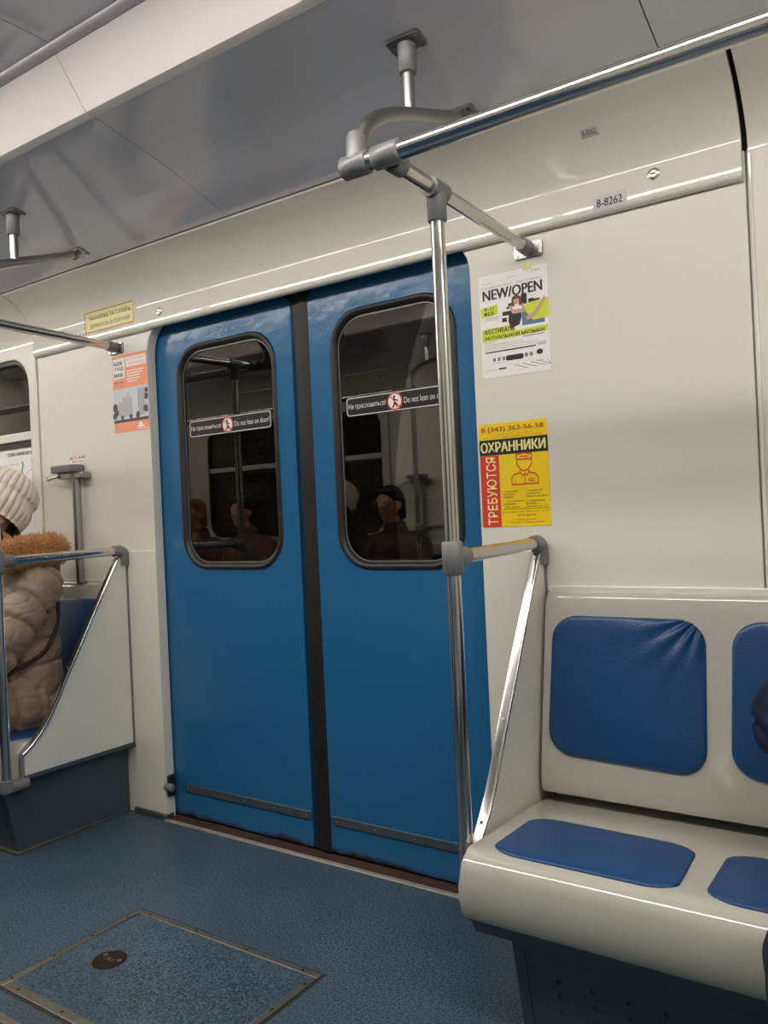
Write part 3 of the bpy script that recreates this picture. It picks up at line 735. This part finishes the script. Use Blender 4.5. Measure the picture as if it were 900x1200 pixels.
lock(-3.082, 1.992, 'round chrome lock on the cornice just above the left crossbar')

# posters ------------------------------------------------------------
def poster(name, label, x0, x1, z0, z1, m, y=-.0012):
    o_ = thing(name, label, 'poster', ((x0+x1)/2, y, z0)); hang(o_, obj('sheet', B(x0, x1, y, -.0001, z0, z1), m))
    U = lambda e: (lambda a, b: (x0+a*(x1-x0), y-e, z0+b*(z1-z0)))
    return o_, U
# concert festival poster
p, U = poster('poster', 'white festival poster with lime strips and seated woman, right of the door', -1.099, -.886, 1.542, 1.838, P_WHITE)
A = U(.0004); A2 = U(.0007); A3 = U(.001); A4 = U(.0013)
def f(bm):
    poly(bm, [(.02, .595), (.27, .610), (.27, .705), (.02, .690)], A); poly(bm, [(.02, .355), (.98, .372), (.98, .428), (.52, .423), (.52, .487), (.02, .478)], A)
    poly(bm, [(.64, .62), (1, .63), (1, .50), (.78, .49)], A); poly(bm, [(.68, .66), (1, .68), (1, .62), (.66, .60)], A)
ink('lime_strip', P_LIME, p, f)
def f(bm):
    letters(bm, 'NEW/OPEN', .06, .92, .755, .855, A2, .012)
    letters(bm, '9–11', .07, .21, .655, .690, A2, .008); poly(bm, circ(.09, .6265, .024, 16, .0125), A2); rect(bm, .087, .093, .606, .647, A2); letters(bm, 'ЕВ', .125, .21, .608, .645, A2, .008)
    ringp(bm, circ(.086, .4505, .028, 20, .0165), circ(.086, .4505, .018, 20, .010), A2); rect(bm, .081, .091, .427, .475, A2); letters(bm, 'ЕСТИВАЛЬ', .124, .50, .428, .473, A2, .01); letters(bm, 'АКТУАЛЬНОЙ МУЗЫКИ', .06, .93, .370, .414, A2, .01)
    rect(bm, .06, .80, .243, .255, A2)
    poly(bm, rrect(.36, .62, .145, .195, .024, 4), A2); rect(bm, .62, .92, .350, .356, A2)
    poly(bm, circ(.85, .185, .045, 16, .025), A2)
    rect(bm, .25, .36, .07, .085, A2)
ink('headline_lettering', P_BLACK, p, f)
def f(bm):
    letters(bm, 'NEWMUSIC  FESTIVAL', .05, .93, .872, .884, A2); letters(bm, 'КЛАССИКА', .06, .2, .915, .925, A2); letters(bm, 'ФЕВРАЛЬ', .42, .56, .935, .944, A2); letters(bm, '2 024', .78, .9, .945, .965, A2)
    letters(bm, 'ЕКАТЕРИНБУРГ', .07, .29, .572, .586, A2); letters(bm, 'концертный зал', .07, .30, .555, .566, A2)
    for i, w_ in enumerate((.55, .78, .88)): letters(bm, 'программа концертов и встреч с композиторами', .06, .06+w_, .312-.022*i, .324-.022*i, A2)
    letters(bm, 'билеты', .06, .2, .338, .348, A2); letters(bm, '000', .82, .94, .245, .268, A2)
    for i in range(3): rect(bm, .17+.07*i, .21+.07*i, .155, .19, A2)
    letters(bm, 'при поддержке', .16, .34, .13, .14, A2); letters(bm, '16+', .80, .90, .095, .115, A2); letters(bm, 'партнеры', .05, .20, .068, .078, A2)
    for a in (.66, .73): poly(bm, circ(a, .175, .026, 12, .02), A2)
    for i in range(5): stroke(bm, [(.48+.12*i, .10+.0*i), (min(.99, .68+.12*i), .045+.004*i)], .006, A2)
ink('small_print', P_GREY, p, f)
def f(bm):      # black stepped background blocks behind the woman
    for a in ((.34, .62, .49, .58), (.40, .66, .46, .64), (.62, .66, .70, .76), (.72, .64, .80, .70), (.80, .66, .88, .69), (.33, .52, .40, .56), (.43, .69, .52, .66)):
        rect(bm, min(a[0], a[2]), max(a[0], a[2]), min(a[1], a[3]), max(a[1], a[3]), A)
    poly(bm, [(.44, .62), (.60, .62), (.62, .55), (.58, .47), (.46, .45), (.42, .52)], A2)
ink('black_block', P_BLACK, p, f)
ink('slate_block', P_SLATE, p, lambda bm: (poly(bm, [(.62, .61), (.78, .59), (.74, .48), (.62, .47)], A), rect(bm, .62, .94, .455, .52, A)))
def f(bm):
    poly(bm, circ(.545, .705, .045, 14, .036), A3); stroke(bm, [(.46, .655), (.50, .60), (.66, .60)], .034, A3); stroke(bm, [(.63, .66), (.66, .60)], .034, A3)
    stroke(bm, [(.70, .52), (.80, .54), (.95, .68)], .04, A3)
ink('printed_skin', P_SKIN, p, f)
ink('printed_hair', P_BROWN, p, lambda bm: (poly(bm, [(.49, .74), (.55, .765), (.62, .735), (.63, .66), (.585, .65), (.59, .72), (.51, .72), (.515, .65), (.47, .66)], A4)))
ink('tape', flat('yellowed_tape', '#d9d38a', .3), p, lambda bm: rect(bm, .66, .78, .975, 1.03, A4))
# security guard vacancy poster
p, U = poster('poster', 'yellow vacancy poster with red strip and guard drawing, above the armrest', -1.120, -.907, 1.111, 1.410, P_YEL)
A = U(.0004); A2 = U(.0008); A3 = U(.0012)
def f(bm):
    rect(bm, 0, 1, .695, .845, A)
    for i in range(3): letters(bm, ('– достойная', 'заработная', 'плата')[i], .33, .33+(.22, .18, .14)[i], .325-.027*i, .345-.027*i, A); letters(bm, ('– граждане РФ', 'с лицензией', '4 без в/п до 60 лет')[i], .66, .66+(.24, .2, .32)[i], .325-.027*i, .345-.027*i, A)
    for i in range(3): letters(bm, ('– обучение', 'проживание', 'форма одежды')[i], .33, .33+(.28, .18, .23)[i], .232-.027*i, .25-.027*i, A); letters(bm, ('– стабильные', 'выплаты', 'сменный график')[i], .66, .66+(.27, .14, .3)[i], .232-.027*i, .25-.027*i, A)
    rect(bm, .32, .98, .165, .169, A); letters(bm, 'есть вахта', .53, .78, .095, .113, A)
ink('black_band', P_BLACK, p, f)
ink('red_strip', P_RED, p, lambda bm: rect(bm, 0, .285, 0, .692, A))
ink('band_lettering', P_YTXT, p, lambda bm: (letters(bm, 'ОХРАННИКИ', .025, .965, .722, .82, A2, .012), letters(bm, 'ТРЕБУЮТСЯ', .09, .235, .02, .675, A2, .008, rot=1)))
def f(bm):
    letters(bm, '8 (343) 363-56-58', .04, .95, .905, .965, A2, .012); letters(bm, 'г. Екатеринбург, ул. Кирова', .18, .80, .882, .893, A2); letters(bm, 'д. 28, с 9.00 до 18.00 ежедневно без выходных', .06, .95, .857, .87, A2)
    letters(bm, 'Суточные графики 1/2, 1/3, 2/2', .31, .98, .128, .150, A2); letters(bm, 'лицензирование', .50, .80, .055, .07, A2); letters(bm, 'за счет предприятия', .42, .90, .028, .045, A2)
ink('red_lettering', P_AMBER, p, f)
def f(bm):
    c = .655
    stroke(bm, [(c-.115, .665), (c-.11, .685), (c, .695), (c+.11, .685), (c+.115, .665), (c+.10, .635), (c-.10, .635)], .013, A2, True)
    stroke(bm, [(c-.06, .66), (c+.06, .66)], .010, A2)
    stroke(bm, [(c-.10, .635), (c-.11, .60), (c-.09, .57), (c-.045, .535), (c, .525), (c+.045, .535), (c+.09, .57), (c+.11, .60), (c+.10, .635)], .013, A2)
    stroke(bm, [(c-.065, .53), (c-.065, .51), (c-.15, .495), (c-.19, .46), (c-.19, .40), (c+.19, .40), (c+.19, .46), (c+.15, .495), (c+.065, .51), (c+.065, .53)], .013, A2)
    stroke(bm, [(c-.065, .51), (c-.035, .48), (c, .50), (c+.035, .48), (c+.065, .51)], .011, A2); stroke(bm, [(c, .50), (c, .40)], .010, A2); stroke(bm, [(c-.14, .40), (c-.14, .44)], .010, A2)
    stroke(bm, [(c+.06, .425), (c+.13, .425), (c+.13, .445), (c+.06, .445)], .009, A2, True)
ink('guard_drawing', P_RED, p, f)
# orange housing poster
p, U = poster('poster', 'orange poster with grey apartment block photo, left of the door', -2.786, -2.572, 1.541, 1.852, P_ORANGE)
A = U(.0004); A2 = U(.0008); A3 = U(.0012)
def f(bm):
    rect(bm, .03, .37, .70, .965, A); rect(bm, .40, .98, .835, .965, A)
    for i in range(5): rect(bm, .42, .42+(.5, .46, .38, .38, .3)[i], .775-.034*i, .788-.034*i, A)
    poly(bm, [(.68, .07), (.74, .11), (.80, .10), (.84, .06), (.9, .045), (.68, .04)], A); rect(bm, .66, .97, .02, .03, A)
ink('white_box', P_WHITE, p, f)
def f(bm):
    for i, t in enumerate(('КАЖ·', '·ГРД', 'МАЯ·')): letters(bm, t, .06, .33, .875-.075*i, .925-.075*i, A2, .015)
    letters(bm, 'КОРТРОС', .05, .32, .64, .662, A2, .01); letters(bm, 'новые квартиры', .05, .28, .605, .617, A2)
ink('black_lettering', P_DGREY, p, f)
ink('pink_lettering', P_ORANGE, p, lambda bm: (letters(bm, 'КВАРТИРЫ В НОВОМ', .43, .95, .915, .945, A2), letters(bm, 'ГОРОДСКОМ КВАРТАЛЕ', .43, .95, .86, .89, A2)))
ink('photo_sky', P_SKY, p, lambda bm: rect(bm, .0, 1, .13, .565, A))
def f(bm):
    for x, w_, hh in ((.16, .10, .40), (.26, .12, .46), (.38, .10, .50), (.48, .08, .44)): rect(bm, x, x+w_, .19, hh, A2)
    poly(bm, [(.70, .19), (.92, .19), (.92, .555), (.70, .54)], A2)
ink('photo_block', P_LGREY, p, f)
def f(bm):
    for i in range(9):
        for x in (.18, .225, .28, .33, .40, .44, .50): rect(bm, x, x+.018, .205+.027*i, .217+.027*i, A3) if .205+.027*i < (.38 if x < .26 or x > .47 else .44) else None
    for i in range(12):
        for x in (.73, .79, .85): rect(bm, x, x+.028, .205+.027*i, .217+.027*i, A3)
ink('photo_window_pattern', P_GREY, p, f)
def f(bm):
    for cx, cz, q in ((.05, .33, .08), (.08, .26, .07), (.03, .22, .06), (.95, .42, .06), (.96, .5, .05), (.93, .27, .07), (.25, .19, .05), (.5, .19, .05), (.7, .2, .06)):
        poly(bm, [(cx+q*(.8+.3*random.random())*math.cos(a*PI/5), cz+q*.75*(.8+.3*random.random())*math.sin(a*PI/5)) for a in range(10)] if q < .9 else [], U(.0014))
    rect(bm, 0, 1, .13, .165, U(.0015))
ink('photo_tree', P_DGREY, p, f)
# metro map on the left window glass
mp = thing('map_poster', 'white metro line map on the glass of the left window', 'poster', (-3.75, .03, 1.2))
hang(mp, obj('sheet', B(-4.10, -3.402, .0285, .0315, 1.14, 1.545), P_WHITE))
G = lambda e: (lambda a, b: (a, .0285-e, b))
ink('title_lettering', P_DGREY, mp, lambda bm: letters(bm, 'СХЕМА ЛИНИЙ МЕТРО', -3.62, -3.41, 1.510, 1.530, G(.0006), .006))
ink('green_line', P_GREEN, mp, lambda bm: stroke(bm, [(-3.505, 1.48), (-3.498, 1.46), (-3.51, 1.44), (-3.50, 1.415), (-3.497, 1.39), (-3.507, 1.37), (-3.512, 1.34), (-3.535, 1.315), (-3.55, 1.29), (-3.56, 1.25), (-3.56, 1.2)], .010, G(.0007)))
ink('station_lettering', P_GREY, mp, lambda bm: [letters(bm, t, -3.66+.012*(i % 3), -3.525, 1.468-.032*i, 1.476-.032*i, G(.0006)) for i, t in enumerate(('Космонавтов', 'Уралмаш', 'Машиностроителей', 'Уральская', 'Динамо', 'Площадь', 'Геологическая', 'Чкаловская'))] + [stroke(bm, circ(-3.43, 1.38, .06, 20), .002, G(.0005), True)])
ink('legend', P_LGREY, mp, lambda bm: [letters(bm, 'легенда', -3.44, -3.405, 1.475, 1.483, G(.0006))] + [rect(bm, -3.44, -3.41, 1.40-.05*i, 1.403-.05*i, G(.0006)) for i in range(4)])

# ------------------------------------------------------------------ people
def cap(bm, p0, r0, p1, r1, n=16, sq=None, rings=5):
    """tapered limb with round ends; sq = (axis, factor) flattens the section"""
    p0, p1 = Vector(p0), Vector(p1); d = (p1-p0); L = d.length; d = d/L if L > 1e-6 else Vector((0, 0, 1))
    a = d.orthogonal().normalized(); b = d.cross(a); R = []
    for i in range(rings+1):
        t = PI/2*(1-i/rings); R.append((p0-d*r0*math.sin(t), r0*math.cos(t)))
    for i in range(rings+1):
        t = PI/2*i/rings; R.append((p1+d*r1*math.sin(t), r1*math.cos(t)))
    vs = []
    for c, q in R:
        ring = []
        for k in range(n):
            o_ = (a*math.cos(2*PI*k/n)+b*math.sin(2*PI*k/n))*max(q, 1e-4)
            if sq: ax = Vector(sq[0]).normalized(); o_ = o_ + ax*(o_.dot(ax)*(sq[1]-1))
            ring.append(bm.verts.new(c+o_))
        vs.append(ring)
    for i in range(len(vs)-1):
        for k in range(n): bm.faces.new((vs[i][k], vs[i][(k+1) % n], vs[i+1][(k+1) % n], vs[i+1][k]))
    bm.faces.new(vs[0][::-1]); bm.faces.new(vs[-1])
def ell(bm, c, rx, ry, rz, n=20):
    r_ = bmesh.ops.create_uvsphere(bm, u_segments=n, v_segments=n//2+2, radius=1)
    for v in r_['verts']: v.co = Vector((v.co.x*rx+c[0], v.co.y*ry+c[1], v.co.z*rz+c[2]))
def fuse(bm, voxel, it=6, fac=.5):
    me = bpy.data.meshes.new('fuse'); bmesh.ops.recalc_face_normals(bm, faces=bm.faces); bm.to_mesh(me); bm.free()
    o_ = bpy.data.objects.new('fuse', me); COL.objects.link(o_)
    m_ = o_.modifiers.new('r', 'REMESH'); m_.mode = 'VOXEL'; m_.voxel_size = voxel
    if it: s_ = o_.modifiers.new('s', 'SMOOTH'); s_.iterations = it; s_.factor = fac
    bpy.context.view_layer.update()
    out = bpy.data.meshes.new_from_object(o_.evaluated_get(bpy.context.evaluated_depsgraph_get()))
    bpy.data.objects.remove(o_); return out
def quilt(me, bones, amp, wr=.004, seed=0):
    N = [v.normal.copy() for v in me.vertices]
    for v, nn in zip(me.vertices, N):
        best = None
        for (p0, p1, rad, sp, ph) in bones:
            p0, p1 = Vector(p0), Vector(p1); d = p1-p0; L = d.length; t = (v.co-p0).dot(d)/L/L; tc_ = min(1, max(0, t))
            ds = (v.co-(p0+d*tc_)).length/rad
            if best is None or ds < best[0]: best = (ds, t*L, sp, ph)
        w_ = .35*noise.noise(v.co*6+Vector((seed, 0, 0)))
        ph = (best[1]/best[2]+best[3]+w_) % 1.0; ds_ = min(ph, 1-ph)*best[2]      # distance to the nearest stitched seam
        d_ = amp*(-math.exp(-(ds_/.010)**2) + .16*math.sin(PI*ph))
        d_ += wr*noise.noise(v.co*24+Vector((seed, 3, 1)))*(1.4*math.exp(-ds_/.03)+.25)
        rg = 1-min(1, abs(noise.noise(Vector((v.co.x*9, v.co.y*9, v.co.z*17))+Vector((seed, 7, 2))))*9)
        d_ -= wr*.8*rg*(1 if amp else .4)
        v.co += nn*d_
    return me
M_EYE = flat('eye_white', '#d8d4cc', .2)
M_SKIN = mat('skin', '#c08f76', .5, var=.06, vscale=30)
M_HAIR = mat('dark_hair', '#1a1311', .5, bump=.5, bscale=120)
def person(label, loc, facing, coat, coat_mat, hat=None, fur=None, quiltamp=.012, strap=False, knees=.11, elbow=.25, ely=.02, head=0, turn=0, glasses=False, hair=M_HAIR, lift=0, kz=.475, trouser='#20242c', lap=True):
    root = thing('person', label, 'person', loc); root.rotation_euler.z = PI if facing < 0 else 0
    Z = lambda z: z+lift
    # ---- body: one surface
    bm = bmesh.new(); hy = .055+head; hz = Z(1.225)
    cap(bm, (-.07, 0, Z(.50)), .10, (.07, 0, Z(.50)), .10); cap(bm, (0, 0, Z(.52)), .12, (0, -.02, Z(.88)), .125, sq=((1, 0, 0), 1.2))
    cap(bm, (-.14, -.02, Z(.965)), .05, (.14, -.02, Z(.965)), .05); cap(bm, (0, -.01, Z(.98)), .055, (0, .025+head*.8, Z(1.13)), .048)
    for sx in (-1, 1):
        cap(bm, (sx*.09, .02, .475), .085, (sx*knees, .44, kz), .058); cap(bm, (sx*knees, .44, kz), .055, (sx*(knees+.01), .43, .09), .036); cap(bm, (sx*(knees+.01), .42, .045), .035, (sx*(knees+.03), .60, .03), .03)
        cap(bm, (sx*.17, -.02, Z(.95)), .05, (sx*elbow, ely, Z(.70)), .037); w3 = (sx*.075, max(.25, ely+.12), Z(.60)); cap(bm, (sx*elbow, ely, Z(.70)), .036, w3, .027)
        pm = (sx*.02, w3[1]+.065, Z(.585)); cap(bm, w3, .026, pm, .033, sq=((0, 0, 1), .6))
        for q in range(4):
            b0 = Vector((sx*(.02+.005), w3[1]+.07, Z(.600-.017*q))); k1 = b0+Vector((-sx*.028, .018+.003*(q in (1, 2)), -.004)); k2 = k1+Vector((-sx*.024, -.004, -.008)); 
            cap(bm, b0, .0095, k1, .0088, 8); cap(bm, k1, .0088, k2, .0075, 8)
        th = Vector((sx*.055, w3[1]+.035, Z(.615))); cap(bm, th, .011, th+Vector((-sx*.022, .035, .014)), .009, 8)
    ell(bm, (0, hy, hz+.02), .076, .094, .098); cap(bm, (0, hy+.035, hz-.02), .062, (0, hy+.045, hz-.075), .038)
    cap(bm, (0, hy+.09, hz+.012), .010, (0, hy+.108, hz-.022), .014, 8)                     # nose
    for sx in (-1, 1): ell(bm, (sx*.077, hy-.005, hz-.005), .010, .022, .032, 10); ell(bm, (sx*.03, hy+.082, hz+.032), .024, .010, .008, 10)
    cap(bm, (-.02, hy+.085, hz-.052), .008, (.02, hy+.085, hz-.052), .008, 8)               # lips
    body = obj('body', fuse(bm, .006, 3), M_SKIN, sharp=180); body.parent = root; hd = []
    bm = bmesh.new()
    for sx in (-1, 1): ell(bm, (sx*.031, hy+.083, hz+.014), .012, .008, .007, 10)
    e_ = [obj('eye', b, M_EYE, root) for b in pieces(bm, .0005)]
    bm = bmesh.new()
    for sx in (-1, 1): ell(bm, (sx*.031, hy+.0895, hz+.014), .0055, .003, .0055, 8)
    [obj('iris', b, P_BLACK, p_) for b, p_ in zip(pieces(bm, .0005), e_)]
    # ---- hair
    bm = bmesh.new(); ell(bm, (0, hy-.018, hz+.045), .088, .10, .088, 24)
    if not hat: cap(bm, (-.06, hy+.055, hz+.085), .03, (.06, hy+.055, hz+.085), .03)
    for sx in () if hat else (-1, 1): cap(bm, (sx*.068, hy-.03, hz+.03), .035, (sx*.06, hy-.06, hz-.08), .03)
    if hat:
        for sx in (-1, 1): cap(bm, (sx*.066, hy+.035, hz+.0), .022, (sx*.066, hy+.01, hz-.09), .022)
    cap(bm, (0, hy-.06, hz+.02), .06, (0, hy-.055, hz-.09), .035 if hat else .045)
    me = fuse(bm, .008, 4)
    for v in me.vertices: v.co += v.normal*.004*noise.noise(Vector((v.co.x*60, v.co.y*60, v.co.z*9)))
    o_ = obj('hair', me, hair, sharp=180); o_.parent = root
    if glasses:
        bm = bmesh.new()
        for sx in (-1, 1): tube(bm, [(sx*.032+.024*math.cos(a), hy+.103, hz+.014+.018*math.sin(a)) for a in [2*PI*i/16 for i in range(17)]], .002, 6); tube(bm, [(sx*.056, hy+.10, hz+.02), (sx*.08, hy+.0, hz+.015)], .002, 6)
        o_ = obj('glasses', bm, P_LINE); o_.parent = root
    # ---- trousers and shoes
    bm = bmesh.new(); cap(bm, (-.08, -.01, .50), .115, (.08, -.01, .50), .115)
    for sx in (-1, 1): cap(bm, (sx*.09, .02, .485), .102, (sx*knees, .45, kz+.01), .075); cap(bm, (sx*knees, .45, kz+.005), .072, (sx*(knees+.01), .43, .13), .055)
    me = fuse(bm, .011, 4); quilt(me, [((0, 0, 0), (0, .01, 0), 9, 9, .5)], 0, .006, 5)
    o_ = obj('trousers', me, mat('trouser_cloth', trouser, .8), sharp=180); o_.parent = root
    for sx in (-1, 1):
        bm = bmesh.new(); cap(bm, (sx*(knees+.01), .43, .06), .050, (sx*(knees+.01), .43, .16), .055); cap(bm, (sx*(knees+.01), .43, .048), .044, (sx*(knees+.035), .62, .040), .036, sq=((1, 0, 0), 1.1))
        box(bm, sx*(knees+.015)-.045, sx*(knees+.015)+.045, .385, .655, .003, .02)
        o_ = obj('boot', fuse(bm, .007, 3), mat('boot_leather', '#1d1917', .45), sharp=180); o_.parent = root
    # ---- coat
    bm = bmesh.new(); k = coat
    cap(bm, (0, -.0, Z(.50)), .168*k, (0, -.015, Z(.72)), .150*k, sq=((1, 0, 0), 1.28)); cap(bm, (0, -.015, Z(.72)), .150*k, (0, -.02, Z(.88)), .142*k, sq=((1, 0, 0), 1.28))
    cap(bm, (-.135, -.02, Z(.955)), .088*k, (.135, -.02, Z(.955)), .088*k); cap(bm, (0, -.015, Z(.95)), .10, (0, .0, Z(1.06)), .083)
    for sx in (-1, 1):
        cap(bm, (sx*.175, -.02, Z(.94)), .088*k, (sx*elbow, ely, Z(.705)), .082*k); cap(bm, (sx*elbow, ely, Z(.705)), .082*k, (sx*.10, max(.22, ely+.10), Z(.61)), .06*k)
        if lap: cap(bm, (sx*.10, .0, .49), .125*k, (sx*(knees-.01), .34, .50), .105*k)
    me = fuse(bm, .0075 if strap else .0095, 10)
    bones = [((0, -.01, Z(.40)), (0, -.02, Z(1.08)), .19, .125, .15)]
    for sx in (-1, 1):
        bones += [((sx*.175, -.02, Z(.97)), (sx*elbow, ely, Z(.705)), .085, .12, .2), ((sx*elbow, ely, Z(.705)), (sx*.10, max(.22, ely+.10), Z(.61)), .08, .11, .4)]
        if lap: bones.append(((sx*.10, .05, .49), (sx*knees, .36, .50), .12, .10, .3))
    quilt(me, bones, quiltamp, .007, len(label) % 17)
    o_ = obj('coat', me, coat_mat, sharp=180); o_.parent = root; ct = o_
    if fur:
        # hood lying on the back, with a fur edge round the neck
        bm = bmesh.new(); cap(bm, (-.07, -.10, Z(1.03)), .085, (.07, -.10, Z(1.03)), .085, sq=((0, 1, 0), .8)); cap(bm, (-.05, -.125, Z(.985)), .065, (.05, -.125, Z(.985)), .065)
        me = fuse(bm, .01, 5); quilt(me, [((0, -.1, .9), (0, -.1, 1.2), .1, .1, .3)], .006, .004, 2)
        o_ = obj('hood', me, coat_mat, sharp=180); o_.parent = root
        path = smooth_path([(.105, .14, Z(1.055)), (.155, .05, Z(1.075)), (.165, -.05, Z(1.085)), (.115, -.125, Z(1.085)), (0, -.155, Z(1.085)), (-.115, -.125, Z(1.085)), (-.165, -.05, Z(1.085)), (-.155, .05, Z(1.075)), (-.105, .14, Z(1.055))], 8)
        core = T(path, .042, 14); o2 = obj('fur_backing', core, mat('fur_hide', '#8f6236', .9), sharp=180); o2.parent = o_
        rnd = random.Random(3); vs, fs = [], []
        for q in range(15000):
            i = rnd.randrange(len(path)-1); t = rnd.random(); c = path[i].lerp(path[i+1], t); tg = (path[i+1]-path[i]).normalized()
            a_ = rnd.random()*2*PI; n1 = tg.orthogonal().normalized(); n2 = tg.cross(n1); nn = n1*math.cos(a_)+n2*math.sin(a_)
            p0 = c+nn*.038; clump = noise.noise(c*40+nn*2)
            dr = (nn+Vector((rnd.gauss(0, .35), rnd.gauss(0, .35), rnd.gauss(0, .35)-.28))+tg*(clump*.9)).normalized(); L = .022+.026*rnd.random()
            sd = dr.cross(Vector((rnd.gauss(0, 1), rnd.gauss(0, 1), rnd.gauss(0, 1)))).normalized()*.0011
            p1 = p0+dr*L*.6+Vector((0, 0, -.001)); p2 = p0+dr*L+Vector((rnd.gauss(0, .003), rnd.gauss(0, .003), -.006)); sd2 = dr.cross(sd)
            b_ = len(vs); vs += [p0+sd, p0-sd*.5+sd2*.8, p0-sd*.5-sd2*.8, p1+sd*.7, p1-sd*.35+sd2*.5, p1-sd*.35-sd2*.5, p2]
            for j in range(3): fs += [(b_+j, b_+(j+1) % 3, b_+3+(j+1) % 3, b_+3+j), (b_+3+j, b_+3+(j+1) % 3, b_+6)]
        me = bpy.data.meshes.new('fur_trim'); me.from_pydata([tuple(v) for v in vs], [], fs); me.update()
        o3 = obj('fur_trim', me, fur, sharp=180); o3.parent = root; o3['kind'] = 'stuff'
    if hat:
        bm = bmesh.new(); NT, NZ = 260, 34; ax = Vector((0, -.72, 1)).normalized(); fx = Vector((1, 0, 0)); fy = ax.cross(fx); base = Vector((0, hy-.008, hz-.002))
        rings = []
        for j in range(NZ+1):
            t = j/NZ; hgt = .215*t
            rad = (.094+.010*math.sin(PI*min(1, t*1.7))) if t < .55 else (.104*math.sqrt(max(0, 1-((t-.55)/.47)**2.3)))
            ring = []
            for i in range(NT):
                a_ = 2*PI*i/NT; rb = abs(math.sin(14*a_+1.2*t))
                q = 1.13*max(.002, rad)*(1+.085*(rb**.5)-.05) * (1.04 if t < .02 else 1); 
                if .36 < t < .40: q *= .985
                if t < .36: q *= 1.03
                ring.append(bm.verts.new(base+ax*(hgt-.01)+fx*(q*.93*math.cos(a_))+fy*(q*1.08*math.sin(a_))))
            rings.append(ring)
        for j in range(NZ):
            for i in range(NT): bm.faces.new((rings[j][i], rings[j][(i+1) % NT], rings[j+1][(i+1) % NT], rings[j+1][i]))
        bm.faces.new(rings[-1])
        o_ = obj('knitted_hat', bm, hat, sharp=180); o_.parent = root
        
    if strap:
        pts = smooth_path([(.06, -.172, Z(1.0)), (.13, -.172, Z(.90)), (.20, -.135, Z(.80)), (.22, -.06, Z(.73)), (.235, .03, Z(.67)), (.225, .12, Z(.615)), (.17, .22, Z(.58))], 6)
        pts = [Vector((-p.x, p.y, p.z)) for p in pts]
        # lay the strap on the coat surface
        bpy.context.view_layer.update(); q2 = []
        for p in pts:
            ok, c, nn, _ = ct.closest_point_on_mesh(p); q2.append(c+nn*.004 if ok else p)
        q2 = [sum((q2[max(0, min(len(q2)-1, i+d_))] for d_ in (-4, -3, -2, -1, 0, 1, 2, 3, 4)), Vector())/9 for i in range(len(q2))]
        o_ = obj('bag_strap', T(q2, .0085, 8), mat('black_strap', '#18140f', .6), sharp=60); o_.parent = root
    return root
M_PINK = mat('beige_puffer_nylon', '#86705f', .55, bump=.55, bscale=16, sheen=.2, detail=5)
M_NAVY = mat('navy_puffer_nylon', '#0b1633', .6, bump=.08, bscale=90, spec=.3)
M_KNIT = mat('cream_knit', '#d8cabb', .9, bump=.35, bscale=160, sheen=.3)
M_FUR = mat('ginger_fur', '#cf9f66', .6, var=.35, vscale=45)
person('seated passenger in beige puffer coat with ginger fur hood and cream knitted hat', (-3.10, -.30, 0), -1, 1.03, M_PINK, hat=M_KNIT, fur=M_FUR, strap=True, quiltamp=.013, lift=.0, ely=.20, head=.012, elbow=.2)
person('passenger in navy jacket cut off by the right edge, on the ivory bench', (.02, -.30, 0), -1, .98, M_NAVY, quiltamp=.014, knees=.215, elbow=.295, kz=.44, lap=False, trouser='#141a28')
person('passenger with glasses in brown coat, seen reflected in the right door window', (-3.12, 2*MIDY+.265, 0), 1, 1.0, mat('brown_coat', '#4a3a34', .7), quiltamp=.004, glasses=True)
person('passenger in pale hat seen reflected at the left of the right door window', (-3.57, 2*MIDY+.265, 0), 1, 1.0, mat('dark_coat', '#23201f', .7), hat=M_KNIT, quiltamp=.004)

person('passenger in tan coat, reflected low in the left door window beside the pole', (-4.50, 2*MIDY+.265, 0), 1, 1.0, mat('tan_coat', '#6b5040', .7), quiltamp=.004, trouser='#2b2622')
person('passenger in rust coat, reflected at the lower corner of the left door window', (-5.05, 2*MIDY+.265, 0), 1, 1.0, mat('rust_coat', '#5a3a28', .7), quiltamp=.004, hair=mat('fair_hair', '#8a623f', .6, bump=.4, bscale=120))
# ------------------------------------------------------------------ opposite side of the carriage
for o_ in mirrored: mirror_copy(o_)
if _to.name in COL.objects: COL.objects.unlink(_to)
bpy.data.objects.remove(_to)
